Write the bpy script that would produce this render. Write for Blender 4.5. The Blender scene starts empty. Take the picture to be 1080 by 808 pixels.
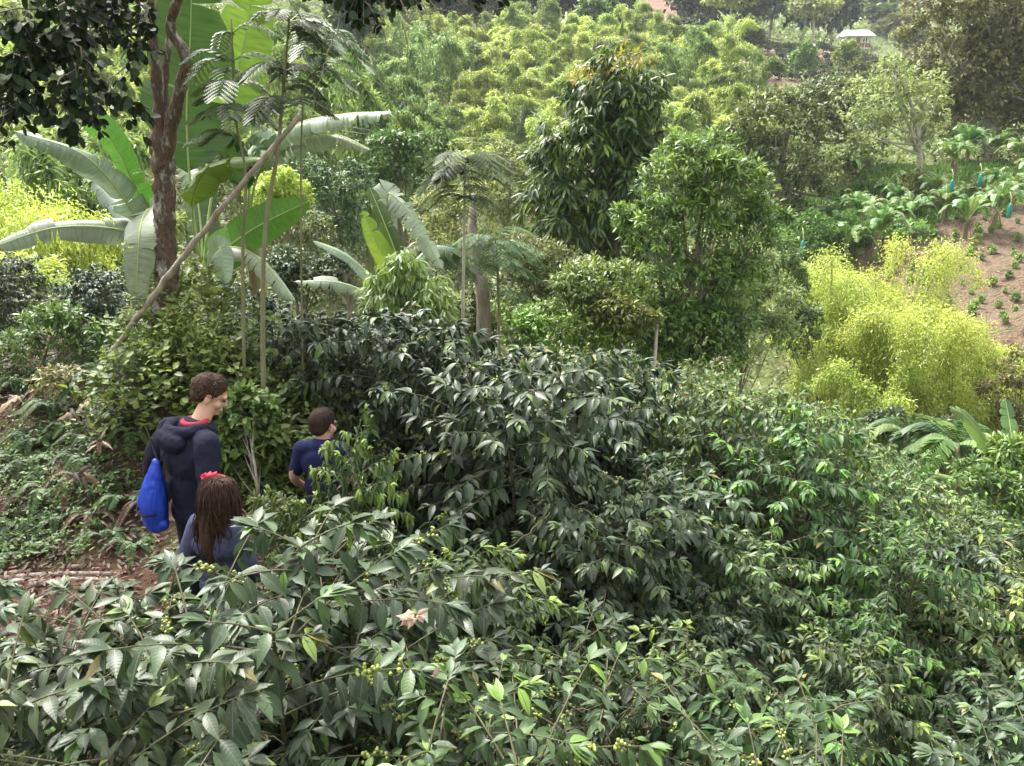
import bpy, bmesh, math, random
import numpy as np
from mathutils import Vector, Matrix

# ------------------------------------------------------------------ camera, world, sun, exposure
S = bpy.context.scene
FPX, PITCH = 830.0, math.radians(18.0)
cam_d = bpy.data.cameras.new('camera'); cam = bpy.data.objects.new('camera', cam_d)
S.collection.objects.link(cam); S.camera = cam
cam_d.sensor_fit = 'HORIZONTAL'; cam_d.sensor_width = 36.0; cam_d.lens = 36.0 * FPX / 1080.0
cam_d.clip_start = 0.05; cam_d.clip_end = 3000
cam.location = (0, 0, 0); cam.rotation_euler = (math.radians(90) - PITCH, 0, 0)

SUN_EL, SUN_AZ = math.radians(58), math.radians(-36)      # azimuth measured from +Y towards +X
w = bpy.data.worlds.new("World"); S.world = w; w.use_nodes = True
nt = w.node_tree; nt.nodes.clear()
sky = nt.nodes.new('ShaderNodeTexSky'); sky.sky_type = 'NISHITA'; sky.sun_disc = False
sky.sun_elevation = SUN_EL; sky.sun_rotation = SUN_AZ
sky.air_density = 1.2; sky.dust_density = 5.0; sky.ozone_density = 1.0
hsv = nt.nodes.new('ShaderNodeHueSaturation'); hsv.inputs['Saturation'].default_value = 0.14
bg = nt.nodes.new('ShaderNodeBackground'); bg.inputs['Strength'].default_value = 0.11
wo = nt.nodes.new('ShaderNodeOutputWorld')
nt.links.new(sky.outputs[0], hsv.inputs['Color']); nt.links.new(hsv.outputs[0], bg.inputs[0]); nt.links.new(bg.outputs[0], wo.inputs[0])

sun_d = bpy.data.lights.new('sun', 'SUN'); sun = bpy.data.objects.new('sun', sun_d); S.collection.objects.link(sun)
sun_d.energy = 1.5; sun_d.angle = math.radians(10); sun_d.color = (1.0, 0.955, 0.87)
sdir = Vector((math.sin(SUN_AZ) * math.cos(SUN_EL), math.cos(SUN_AZ) * math.cos(SUN_EL), math.sin(SUN_EL)))
sun.rotation_euler = sdir.to_track_quat('Z', 'Y').to_euler()

S.view_settings.view_transform = 'Standard'; S.view_settings.look = 'None'
S.view_settings.exposure = 2.28; S.view_settings.gamma = 1.0; S.view_settings.use_curve_mapping = False
S.render.engine = 'CYCLES'
S.cycles.use_denoising = True
S.cycles.max_bounces = 7; S.cycles.diffuse_bounces = 3; S.cycles.glossy_bounces = 2
S.cycles.transmission_bounces = 4; S.cycles.transparent_max_bounces = 6; S.cycles.volume_bounces = 0
S.cycles.caustics_reflective = False; S.cycles.caustics_refractive = False

rng = np.random.default_rng(7)
TAU = 2 * math.pi

def ray(px, py, y):
    """world point seen at photo pixel (px, py) at forward distance y"""
    u = (px - 540) / FPX; v = (404 - py) / FPX
    t = y / (math.cos(PITCH) + v * math.sin(PITCH))
    return np.array([u * t, y, t * (-math.sin(PITCH) + v * math.cos(PITCH))])

def proj(p):
    x, y, z = p
    f = y * math.cos(PITCH) - z * math.sin(PITCH); v = y * math.sin(PITCH) + z * math.cos(PITCH)
    return (540 + FPX * x / f, 404 - FPX * v / f) if f > 0.01 else (-9999, -9999)

# ------------------------------------------------------------------ materials
def newmat(name):
    m = bpy.data.materials.new(name); m.use_nodes = True; n = m.node_tree; n.nodes.clear()
    return m, n, n.nodes, n.links

def leaf_mat(name, c1, c2, rough=0.45, trans=0.25, var=0.35, veins=False, spec=0.5, huevar=0.03, objvar=.28):
    m, n, N, Lk = newmat(name)
    at = N.new('ShaderNodeAttribute'); at.attribute_name = 'tint'
    mx = N.new('ShaderNodeMix'); mx.data_type = 'RGBA'
    mx.inputs['A'].default_value = (*c1, 1); mx.inputs['B'].default_value = (*c2, 1)
    Lk.new(at.outputs['Fac'], mx.inputs['Factor'])
    geo = N.new('ShaderNodeNewGeometry'); oi = N.new('ShaderNodeObjectInfo')
    h = N.new('ShaderNodeHueSaturation')
    mr = N.new('ShaderNodeMapRange'); mr.inputs['To Min'].default_value = 1 - var; mr.inputs['To Max'].default_value = 1 + var
    Lk.new(geo.outputs['Random Per Island'], mr.inputs['Value']); Lk.new(mr.outputs[0], h.inputs['Value'])
    mo = N.new('ShaderNodeMapRange'); mo.inputs['To Min'].default_value = 0.5 - huevar; mo.inputs['To Max'].default_value = 0.5 + huevar
    Lk.new(oi.outputs['Random'], mo.inputs['Value']); Lk.new(mo.outputs[0], h.inputs['Hue'])
    h0 = N.new('ShaderNodeHueSaturation'); w1 = N.new('ShaderNodeTexWhiteNoise'); w1.noise_dimensions = '1D'; Lk.new(oi.outputs['Random'], w1.inputs['W'])
    m0 = N.new('ShaderNodeMapRange'); m0.inputs['To Min'].default_value = 1 - objvar; m0.inputs['To Max'].default_value = 1 + objvar; Lk.new(w1.outputs['Value'], m0.inputs['Value']); Lk.new(m0.outputs[0], h0.inputs['Value'])
    Lk.new(mx.outputs['Result'], h0.inputs['Color']); Lk.new(h0.outputs[0], h.inputs['Color'])
    col = h.outputs[0]
    p = N.new('ShaderNodeBsdfPrincipled'); p.inputs['Roughness'].default_value = rough
    p.inputs['Specular IOR Level'].default_value = spec
    if veins == 'stripe':
        uv = N.new('ShaderNodeAttribute'); uv.attribute_name = 'luv'
        mp = N.new('ShaderNodeMapping'); mp.inputs['Scale'].default_value = (90, 1.2, 1); Lk.new(uv.outputs['Vector'], mp.inputs[0])
        ns = N.new('ShaderNodeTexNoise'); ns.inputs['Scale'].default_value = 1; ns.inputs['Detail'].default_value = 4; Lk.new(mp.outputs[0], ns.inputs['Vector'])
        bp = N.new('ShaderNodeBump'); bp.inputs['Strength'].default_value = 0.6; bp.inputs['Distance'].default_value = 0.01
        Lk.new(ns.outputs['Fac'], bp.inputs['Height']); Lk.new(bp.outputs[0], p.inputs['Normal'])
        r2 = N.new('ShaderNodeMapRange'); r2.inputs['From Min'].default_value = .3; r2.inputs['From Max'].default_value = .7; r2.inputs['To Min'].default_value = .72; r2.inputs['To Max'].default_value = 1.2
        Lk.new(ns.outputs['Fac'], r2.inputs['Value'])
        h3 = N.new('ShaderNodeHueSaturation'); Lk.new(r2.outputs[0], h3.inputs['Value']); Lk.new(col, h3.inputs['Color']); col = h3.outputs[0]
    elif veins:
        gt = N.new('ShaderNodeMath'); gt.operation = 'GREATER_THAN'; gt.inputs[1].default_value = .9935; Lk.new(geo.outputs['Random Per Island'], gt.inputs[0])
        mb = N.new('ShaderNodeMix'); mb.data_type = 'RGBA'; Lk.new(gt.outputs[0], mb.inputs['Factor']); Lk.new(col, mb.inputs['A']); mb.inputs['B'].default_value = (.22, .18, .06, 1); col = mb.outputs['Result']
        tb_ = N.new('ShaderNodeTexCoord'); nb = N.new('ShaderNodeTexNoise'); nb.inputs['Scale'].default_value = 55; nb.inputs['Detail'].default_value = 3; Lk.new(tb_.outputs['Object'], nb.inputs['Vector'])
        rb_ = N.new('ShaderNodeMapRange'); rb_.inputs['From Min'].default_value = .60; rb_.inputs['From Max'].default_value = .72; rb_.inputs['To Max'].default_value = .7; Lk.new(nb.outputs['Fac'], rb_.inputs['Value'])
        mc = N.new('ShaderNodeMix'); mc.data_type = 'RGBA'; Lk.new(rb_.outputs[0], mc.inputs['Factor']); Lk.new(col, mc.inputs['A']); mc.inputs['B'].default_value = (.10, .11, .06, 1); col = mc.outputs['Result']
        uv = N.new('ShaderNodeAttribute'); uv.attribute_name = 'luv'
        sp = N.new('ShaderNodeSeparateXYZ'); Lk.new(uv.outputs['Vector'], sp.inputs[0])
        ab = N.new('ShaderNodeMath'); ab.operation = 'ABSOLUTE'; Lk.new(sp.outputs['Y'], ab.inputs[0])
        a = N.new('ShaderNodeMath'); a.operation = 'MULTIPLY'; Lk.new(sp.outputs['X'], a.inputs[0]); a.inputs[1].default_value = 62
        b = N.new('ShaderNodeMath'); b.operation = 'MULTIPLY_ADD'; Lk.new(ab.outputs[0], b.inputs[0]); b.inputs[1].default_value = -9; Lk.new(a.outputs[0], b.inputs[2])
        s = N.new('ShaderNodeMath'); s.operation = 'SINE'; Lk.new(b.outputs[0], s.inputs[0])
        bp = N.new('ShaderNodeBump'); bp.inputs['Strength'].default_value = 0.12; bp.inputs['Distance'].default_value = 0.0012
        Lk.new(s.outputs[0], bp.inputs['Height']); Lk.new(bp.outputs[0], p.inputs['Normal'])
        ra = N.new('ShaderNodeMapRange'); ra.inputs['From Min'].default_value = 0.03; ra.inputs['From Max'].default_value = 0.11
        Lk.new(ab.outputs[0], ra.inputs['Value'])
        m2 = N.new('ShaderNodeMix'); m2.data_type = 'RGBA'; Lk.new(ra.outputs[0], m2.inputs['Factor'])
        m2.inputs['A'].default_value = (c1[0] * 1.6 + .03, c1[1] * 1.6 + .03, c1[2] * 1.5 + .02, 1); Lk.new(col, m2.inputs['B']); col = m2.outputs['Result']
    Lk.new(col, p.inputs['Base Color'])
    tr = N.new('ShaderNodeBsdfTranslucent')
    g2 = N.new('ShaderNodeHueSaturation'); g2.inputs['Value'].default_value = 1.5; g2.inputs['Saturation'].default_value = 1.1; g2.inputs['Hue'].default_value = 0.488
    Lk.new(col, g2.inputs['Color']); Lk.new(g2.outputs[0], tr.inputs['Color'])
    ms = N.new('ShaderNodeMixShader'); ms.inputs[0].default_value = trans
    Lk.new(p.outputs[0], ms.inputs[1]); Lk.new(tr.outputs[0], ms.inputs[2])
    o = N.new('ShaderNodeOutputMaterial'); Lk.new(ms.outputs[0], o.inputs['Surface'])
    return m

def noise_mat(name, cols, scale=3.0, rough=0.9, bump=0.3, bdist=0.02, detail=8, stretch=(1, 1, 1), spec=0.3, scale2=None):
    m, n, N, Lk = newmat(name)
    tc = N.new('ShaderNodeTexCoord'); mp = N.new('ShaderNodeMapping'); mp.inputs['Scale'].default_value = stretch
    Lk.new(tc.outputs['Object'], mp.inputs[0])
    ns = N.new('ShaderNodeTexNoise'); ns.inputs['Scale'].default_value = scale; ns.inputs['Detail'].default_value = detail
    ns.inputs['Roughness'].default_value = 0.65
    Lk.new(mp.outputs[0], ns.inputs['Vector'])
    cr = N.new('ShaderNodeValToRGB'); el = cr.color_ramp.elements
    k = len(cols)
    while len(el) < k: el.new(0.5)
    for i, c in enumerate(cols):
        el[i].position = 0.32 + 0.36 * i / max(1, k - 1); el[i].color = (*c, 1)
    Lk.new(ns.outputs['Fac'], cr.inputs[0])
    p = N.new('ShaderNodeBsdfPrincipled'); p.inputs['Roughness'].default_value = rough; p.inputs['Specular IOR Level'].default_value = spec
    Lk.new(cr.outputs[0], p.inputs['Base Color'])
    n2 = N.new('ShaderNodeTexNoise'); n2.inputs['Scale'].default_value = scale2 or scale * 5; n2.inputs['Detail'].default_value = 6
    Lk.new(mp.outputs[0], n2.inputs['Vector'])
    bp = N.new('ShaderNodeBump'); bp.inputs['Strength'].default_value = bump; bp.inputs['Distance'].default_value = bdist
    Lk.new(n2.outputs['Fac'], bp.inputs['Height']); Lk.new(bp.outputs[0], p.inputs['Normal'])
    o = N.new('ShaderNodeOutputMaterial'); Lk.new(p.outputs[0], o.inputs['Surface'])
    return m

M = {}
M['coffee'] = leaf_mat('coffee_leaf', (.034, .062, .026), (.17, .29, .04), .46, .16, .45, True, .42)
M['coffee_dark'] = leaf_mat('coffee_leaf_dark', (.022, .043, .020), (.12, .22, .035), .42, .12, .45, True, .42)
M['coffee_fresh'] = leaf_mat('coffee_leaf_fresh', (.040, .085, .024), (.21, .34, .04), .46, .2, .4, True, .4)
M['coffee_bright'] = leaf_mat('coffee_leaf_bright', (.048, .098, .026), (.24, .38, .05), .42, .2, .4, True, .42)
M['coffee_grey'] = leaf_mat('coffee_leaf_grey_green', (.034, .052, .028), (.16, .26, .05), .45, .16, .45, True, .42)
M['fresh_green'] = leaf_mat('fresh_green_leaf', (.085, .155, .045), (.28, .42, .08), .42, .25, .45, huevar=.0, objvar=.0)
M['coffee_far'] = leaf_mat('coffee_leaf_hill', (.085, .13, .045), (.30, .39, .08), .45, .2, .4)
M['mango'] = leaf_mat('mango_leaf', (.055, .10, .026), (.30, .36, .04), .42, .2, .45)
M['mid_green'] = leaf_mat('mid_green_leaf', (.085, .165, .04), (.30, .44, .07), .42, .25, .45)
M['olive'] = leaf_mat('olive_leaf', (.085, .12, .035), (.22, .27, .07), .5, .25, .45)
M['dark'] = leaf_mat('dark_leaf', (.035, .065, .026), (.13, .18, .055), .5, .2, .45)
M['pale'] = leaf_mat('pale_leaf', (.16, .21, .075), (.36, .40, .14), .5, .3, .45)
M['brownish'] = leaf_mat('brownish_leaf', (.10, .115, .04), (.24, .24, .08), .55, .25, .45)
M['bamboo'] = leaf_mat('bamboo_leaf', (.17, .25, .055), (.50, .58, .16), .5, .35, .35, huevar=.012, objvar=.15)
M['bamboo_green'] = leaf_mat('bamboo_green_leaf', (.10, .16, .045), (.30, .40, .12), .5, .35, .4, huevar=.015)
M['yellow'] = leaf_mat('yellow_leaf', (.26, .35, .065), (.56, .63, .16), .5, .35, .3, huevar=.008, objvar=.1)
M['lime'] = leaf_mat('lime_leaf', (.16, .25, .06), (.35, .43, .12), .42, .35, .25)
M['canopy_silhouette'] = leaf_mat('canopy_silhouette_leaf', (.010, .020, .010), (.05, .10, .02), .6, .10, .4, spec=.25)  # near-black: the silhouette against the bright background is put into the leaf colour
M['fern'] = leaf_mat('fern_leaf', (.04, .08, .026), (.10, .17, .045), .6, .3, .35)
M['feather'] = leaf_mat('feathery_leaf', (.045, .085, .035), (.14, .20, .07), .5, .25, .35)
M['weed'] = leaf_mat('weed_leaf', (.055, .11, .03), (.16, .26, .055), .5, .3, .45)
M['litter'] = leaf_mat('litter_leaf', (.035, .020, .013), (.13, .08, .05), .7, .1, .6)
M['dry'] = leaf_mat('dry_leaf', (.12, .075, .048), (.30, .20, .14), .7, .15, .35)
M['pinkdry'] = leaf_mat('pale_pink_dry_leaf', (.36, .20, .16), (.48, .31, .26), .6, .2, .15)
M['banana'] = leaf_mat('banana_leaf', (.028, .07, .02), (.07, .14, .035), .36, .14, .15, 'stripe', .5)  # dark copy: shading of the giant and rear leaves is put into the colour
M['banana_pale'] = leaf_mat('banana_leaf_pale', (.20, .26, .17), (.33, .40, .27), .40, .18, .12, 'stripe', .5)
M['banana_lit'] = leaf_mat('banana_leaf_sunlit', (.085, .19, .035), (.15, .28, .05), .38, .22, .15, 'stripe', .5)  # brighter copy of the banana leaf, sunlit look put into its colour
M['banana_hill'] = leaf_mat('banana_leaf_hill', (.065, .14, .04), (.21, .33, .10), .45, .3, .3, False, .45)
M['rib'] = noise_mat('banana_rib', [(.30, .38, .14), (.40, .46, .2)], 8, .5, .1)
M['stem'] = noise_mat('pseudostem', [(.13, .10, .05), (.22, .2, .09), (.25, .28, .12)], 6, .7, .4, .02, 8, (1, 1, .2))
M['bark'] = noise_mat('bark', [(.10, .08, .06), (.2, .17, .13), (.3, .27, .22)], 5, .9, .6, .03, 8, (1, 1, .3))
M['bark_pale'] = noise_mat('bark_pale', [(.32, .29, .24), (.48, .45, .38)], 4, .9, .4, .02)
M['bark_green'] = noise_mat('bark_green', [(.11, .12, .06), (.19, .18, .10), (.26, .23, .15)], 9, .8, .4, .01, 8, (1, 1, .3))
M['bark_red'] = noise_mat('bark_peeling', [(.035, .028, .022), (.08, .06, .048), (.17, .10, .07), (.07, .055, .045), (.20, .17, .14), (.42, .40, .36), (.10, .08, .06)], 11, .9, 1.0, .04, 12, (1, 1, .4), .2, 26)
M['wood'] = noise_mat('weathered_wood', [(.16, .12, .10), (.30, .24, .20), (.42, .36, .32)], 14, .8, .6, .01, 8, (1, 1, .12))
M['twig'] = noise_mat('twig_bark', [(.06, .06, .03), (.15, .135, .08)], 20, .8, .3, .005)
M['culm'] = noise_mat('bamboo_culm', [(.22, .24, .10), (.34, .34, .16)], 3, .5, .1)
M['berry'] = noise_mat('coffee_berry', [(.20, .27, .05), (.33, .36, .09)], 30, .3, .05, .001, 2, (1, 1, 1), .5)
M['ground'] = noise_mat('hill_ground', [(.05, .045, .022), (.07, .09, .028), (.12, .15, .045), (.16, .14, .07)], .6, .95, .7, .2, 12, (1, 1, 1), .2, 4)
M['bank'] = noise_mat('bank_ground', [(.025, .016, .010), (.052, .032, .02), (.06, .05, .022), (.09, .055, .035)], 2.4, .95, .9, .06, 12, (1, 1, 1), .2, 18)
M['path'] = noise_mat('path_soil', [(.035, .018, .012), (.065, .034, .023), (.095, .052, .035)], 3, .95, .9, .04, 12, (1, 1, 1), .2, 22)
M['soil'] = noise_mat('bare_soil', [(.05, .034, .022), (.12, .08, .055), (.19, .13, .09), (.10, .09, .045), (.24, .17, .12)], 1.6, .95, 1.0, .25, 12, (1, 1, 1), .2, 7)
M['field'] = noise_mat('terrace_soil', [(.20, .13, .09), (.32, .22, .15)], .3, .95, .5, .3)
M['scar'] = noise_mat('landslip_earth', [(.15, .075, .05), (.24, .13, .09)], .25, .95, .6, .5)
M['grass'] = noise_mat('grass_slope_ground', [(.08, .12, .03), (.13, .19, .05), (.18, .22, .08)], 1.2, .95, .8, .1)

# ------------------------------------------------------------------ geometry accumulator
class Geo:
    def __init__(s): s.V = []; s.F = []; s.n = 0; s.T = []; s.U = []
    def add(s, V, F, tint=0.0, uv=None):
        V = np.asarray(V, float); s.V.append(V)
        for f in (F if isinstance(F, list) else [F]):
            f = np.asarray(f, np.int64)
            if len(f): s.F.append(f + s.n)
        s.T.append(np.broadcast_to(np.asarray(tint, float), (len(V),)))
        s.U.append(np.zeros((len(V), 2)) if uv is None else uv)
        s.n += len(V)
    def mesh(s, name, mat, smooth=True):
        me = bpy.data.meshes.new(name)
        V = np.concatenate(s.V).astype(np.float32)
        me.vertices.add(len(V)); me.vertices.foreach_set('co', V.ravel())
        idx = np.concatenate([f.ravel() for f in s.F]).astype(np.int32)
        tot = np.concatenate([np.full(len(f), f.shape[1]) for f in s.F]).astype(np.int32)
        st = np.concatenate([[0], np.cumsum(tot)[:-1]]).astype(np.int32)
        me.loops.add(len(idx)); me.loops.foreach_set('vertex_index', idx)
        me.polygons.add(len(tot)); me.polygons.foreach_set('loop_start', st); me.polygons.foreach_set('loop_total', tot)
        me.polygons.foreach_set('use_smooth', np.full(len(tot), smooth))
        a = me.attributes.new('tint', 'FLOAT', 'POINT'); a.data.foreach_set('value', np.concatenate(s.T).astype(np.float32))
        a = me.attributes.new('luv', 'FLOAT2', 'POINT'); a.data.foreach_set('vector', np.concatenate(s.U).astype(np.float32).ravel())
        me.update(calc_edges=True); me.materials.append(mat)
        return me
    def obj(s, name, mat, parent=None, smooth=True):
        o = bpy.data.objects.new(name, s.mesh(name, mat, smooth)); S.collection.objects.link(o)
        if parent is not None: o.parent = parent
        return o

def nrm(a): return a / np.maximum(np.linalg.norm(a, axis=-1, keepdims=True), 1e-9)

def template(xs, ws):
    V = []; 
    for x, wd in zip(xs, ws):
        if wd == 0: V.append([(x, 0)])
        else: V.append([(x, -wd), (x, 0), (x, wd)])
    idx = []; k = 0; flat = []
    for r in V: idx.append(list(range(k, k + len(r)))); k += len(r); flat += r
    q, t = [], []
    for a, b in zip(idx[:-1], idx[1:]):
        if len(a) == 1 and len(b) == 3: t += [(a[0], b[0], b[1]), (a[0], b[1], b[2])]
        elif len(a) == 3 and len(b) == 3: q += [(a[0], b[0], b[1], a[1]), (a[1], b[1], b[2], a[2])]
        elif len(a) == 3 and len(b) == 1: t += [(a[0], b[0], a[1]), (a[1], b[0], a[2])]
    return np.array(flat, float), np.array(q, np.int64).reshape(-1, 4), np.array(t, np.int64).reshape(-1, 3)
T_LO = (np.array([(0, 0), (.45, 1), (1, 0), (.45, -1)], float), np.array([[0, 3, 2, 1]]), np.zeros((0, 3), np.int64))
T_MID = template([0, .3, .7, 1], [0, .9, .75, 0])
T_HI = template([0, .06, .22, .42, .62, .82, 1], [0, .12, .72, 1, .88, .42, 0])
T_OV = template([0, .15, .5, .85, 1], [0, .7, 1, .75, 0])

def leaves(G, O, D, Nn, L, W, T=T_LO, tint=0.0, curl=.2, fold=.12, wav=0.0):
    O = np.atleast_2d(np.asarray(O, float)); D = np.atleast_2d(np.asarray(D, float)); n = max(len(O), len(D)); O = np.broadcast_to(O, (n, 3))
    if n == 0 or len(O) == 0: return
    D = nrm(np.broadcast_to(D, (n, 3))); Nn = np.broadcast_to(Nn, (n, 3))
    Sd = nrm(np.cross(D, Nn) + 1e-6); U = np.cross(Sd, D)
    L = np.broadcast_to(L, (n,)); W = np.broadcast_to(W, (n,)); curl = np.broadcast_to(curl, (n,)); tint = np.broadcast_to(tint, (n,))
    tv, q, t = T; x = tv[:, 0][None, :, None]; y = tv[:, 1][None, :, None]
    Lc, Wc, cc = L[:, None, None], W[:, None, None], curl[:, None, None]
    P = O[:, None, :] + D[:, None, :] * (x * Lc) + Sd[:, None, :] * (y * Wc / 2) + U[:, None, :] * (-cc * Lc * x * x + fold * Wc * np.abs(y))
    if wav:
        P = P + U[:, None, :] * (wav * Wc * np.sin(x * 17 + O[:, :1, None] * 90) * np.abs(y))
    k = len(tv); off = (np.arange(n) * k)[:, None, None]
    G.add(P.reshape(-1, 3), [(q[None] + off).reshape(-1, 4), (t[None] + off).reshape(-1, 3)], np.repeat(tint, k), np.tile(tv, (n, 1)))

def smooth_path(pts, n):
    pts = np.asarray(pts, float)
    if len(pts) == 2: return pts[0] + (pts[1] - pts[0]) * np.linspace(0, 1, n)[:, None]
    P = np.vstack([2 * pts[0] - pts[1], pts, 2 * pts[-1] - pts[-2]]); out = []
    for t in np.linspace(0, len(pts) - 1 - 1e-6, n):
        i = int(t); f = t - i; a, b, c, d = P[i:i + 4]
        out.append(.5 * ((2 * b) + (-a + c) * f + (2 * a - 5 * b + 4 * c - d) * f * f + (-a + 3 * b - 3 * c + d) * f ** 3))
    return np.array(out)

def tube(G, pts, rad, n=6, tint=0.0, rough=0.0, cap=True):
    pts = np.asarray(pts, float); k = len(pts); rad = np.broadcast_to(rad, (k,))
    T = nrm(np.gradient(pts, axis=0)); ref = np.array([0, 0, 1.]) if abs(T[0][2]) < .9 else np.array([1., 0, 0])
    A = nrm(np.cross(T, ref)); 
    for i in range(1, k):
        a = A[i - 1] - T[i] * np.dot(A[i - 1], T[i]); A[i] = a / max(np.linalg.norm(a), 1e-9)
    B = np.cross(T, A); th = np.arange(n) * TAU / n
    r = rad[:, None] * (1 + (rng.normal(0, rough, (k, n)) if rough else 0))
    V = pts[:, None] + (A[:, None] * np.cos(th)[None, :, None] + B[:, None] * np.sin(th)[None, :, None]) * r[..., None]
    i = np.arange(k - 1)[:, None] * n; j = np.arange(n)[None]
    F = np.stack([i + j, i + (j + 1) % n, i + n + (j + 1) % n, i + n + j], -1).reshape(-1, 4)
    Fs = [F]
    if cap: Fs.append(np.array([list(range(n))[::-1], list(range((k - 1) * n, k * n))]))
    G.add(V.reshape(-1, 3), Fs, tint)

def ball(G, c, r, nu=8, nv=6, tint=0., sq=(1, 1, 1)):
    u = np.arange(nu) * TAU / nu; v = np.linspace(0, math.pi, nv + 1)[1:-1]
    V = np.array([[math.cos(a) * math.sin(b), math.sin(a) * math.sin(b), math.cos(b)] for b in v for a in u])
    V = np.vstack([V, [[0, 0, 1], [0, 0, -1]]]) * np.array(sq) * r + np.array(c)
    F = [(i * nu + j, (i + 1) * nu + j, (i + 1) * nu + (j + 1) % nu, i * nu + (j + 1) % nu) for i in range(nv - 2) for j in range(nu)]
    m = (nv - 1) * nu
    Tt = [(m, j, (j + 1) % nu) for j in range(nu)] + [(m + 1, (nv - 2) * nu + (j + 1) % nu, (nv - 2) * nu + j) for j in range(nu)]
    G.add(V, [np.array(F).reshape(-1, 4), np.array(Tt)], tint)

def unit(n):
    v = rng.normal(size=(n, 3)); return nrm(v)

# ------------------------------------------------------------------ object helpers
def tag(o, label=None, cat=None, group=None, kind=None):
    if label: o['label'] = label
    if cat: o['category'] = cat
    if group: o['group'] = group
    if kind: o['kind'] = kind
    return o
def empty(name, loc=(0, 0, 0), rz=0.0):
    o = bpy.data.objects.new(name, None); S.collection.objects.link(o); o.location = loc; o.rotation_euler = (0, 0, rz)
    o.empty_display_size = .2
    return o
def dup(root, kids, loc, rot=(0, 0, 0), sc=1.0):
    r = root.copy(); S.collection.objects.link(r); r.location = loc; r.rotation_euler = rot
    r.scale = (sc, sc, sc) if np.isscalar(sc) else sc
    for c in kids:
        d = c.copy(); S.collection.objects.link(d); d.parent = r
    return r
ORD = ['first', 'second', 'third', 'fourth', 'fifth', 'sixth', 'seventh', 'eighth', 'ninth', 'tenth', 'eleventh', 'twelfth',
       'thirteenth', 'fourteenth', 'fifteenth', 'sixteenth', 'seventeenth', 'eighteenth', 'nineteenth', 'twentieth']

# ------------------------------------------------------------------ terrain
CP = np.array([
 (0,0,-1.8),(-1.2,2.2,-3.0),(0,2.2,-3.2),(1.5,2.2,-3.6),(-2.5,2.2,-2.9),(-5,2,-2.5),(0,-5,-1.0),(-4,-3,-1.2),(4,-3,-2.5),
 (-1.95,4.6,-3.1),(-2.9,4.9,-2.95),(-3.6,5.4,-2.9),(-6,5.5,-2.5),(-1.34,5.3,-3.22),(0,3.5,-3.75),(0,5.5,-3.95),(-.3,7.5,-4.0),(.2,9,-4.3),
 (3,4,-4.9),(5.5,9,-6.2),(4.8,12,-6.4),(2.2,11,-5.3),(7,10,-7.3),(7,5,-6.9),(10,3,-8.4),
 (-4,6.5,-2.5),(-4.04,7.5,-2.15),(-3.15,7,-1.75),(-2.3,6.7,-2.5),(-8,9,-1.9),(-6,12,-3),(-2,10,-3.6),(-2,13,-4.6),(0,14,-6),(3,16,-8.3),(8,16,-10),
 (10.6,24,-11),(15,19,-11),(0,22,-9.5),(-12,20,-7),(-20,30,-6.5),(-5,30,-10),(4,35,-13),(8,30,-12),
 (18.6,30,-7.9),(23,42,-5.5),(16.7,42,-6.8),(14,35,-9.6),(23,53,-3.6),(45,112,.5),(60,172,15.4),(50,133,5.6),(36,58,-2.6),(30,42,-5.2),(12,50,-9.5),
 (0,50,-12),(10,60,-9.5),(-10,60,-5),(-12,45,-5.5),(10,90,-1),(-15,90,-1),(15,125,9),(-10,125,9),(40,100,2),(55,150,9.6),(60,130,5),(75,180,14),
 (90,205,18),(110,250,32),(125,300,46),(60,65,1),(0,200,32),(-60,60,6),(-60,100,17),(-30,45,-2.5),(-14,52,-2.5),(-80,200,50),(0,300,62),(150,200,30),
 (0,400,84),(280,280,76),(-280,280,74),(400,0,50),(-400,0,50),(0,-400,50),(280,-280,50),(-280,-280,50),(0,-60,8),(60,-20,-6),(-60,-20,8),(30,18,-9),(60,40,4),(100,80,14),(60,100,6)
], float)
def _tps(r): return np.where(r > 1e-9, r * r * np.log(np.maximum(r, 1e-9)), 0)
_n = len(CP); _A = np.zeros((_n + 3, _n + 3))
_r = np.linalg.norm(CP[:, None, :2] - CP[None, :, :2], axis=-1)
_A[:_n, :_n] = _tps(_r) + np.eye(_n) * 0.02
_A[:_n, _n] = 1; _A[:_n, _n + 1:] = CP[:, :2]; _A[_n, :_n] = 1; _A[_n + 1:, :_n] = CP[:, :2].T
_W = np.linalg.solve(_A, np.concatenate([CP[:, 2], [0, 0, 0]]))
_ph = rng.uniform(0, TAU, (5, 4)); _dr = unit(20)[:, :2].reshape(5, 4, 2)
def terr(x, y, noise=True):
    x = np.atleast_1d(np.asarray(x, float)).ravel(); y = np.atleast_1d(np.asarray(y, float)).ravel()
    r = np.hypot(x, y); s = np.where(r > 400, 400 / np.maximum(r, 1), 1.0); xs, ys = x * s, y * s
    d = np.hypot(xs[:, None] - CP[None, :, 0], ys[:, None] - CP[None, :, 1])
    z = _tps(d) @ _W[:_n] + _W[_n] + _W[_n + 1] * xs + _W[_n + 2] * ys + np.maximum(r - 400, 0) * .12
    if noise:
        for i, f in enumerate((.25, .6, 1.3, 2.9, 6.0)):
            am = (.22, .12, .06, .03, .015)[i] * np.clip(r / 12, .25, 1.6)
            for k in range(4):
                z = z + am * .5 * np.sin((x * _dr[i, k, 0] + y * _dr[i, k, 1]) * f * 2 + _ph[i, k])
    return z
def tz(x, y): return float(terr(x, y)[0])

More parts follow.
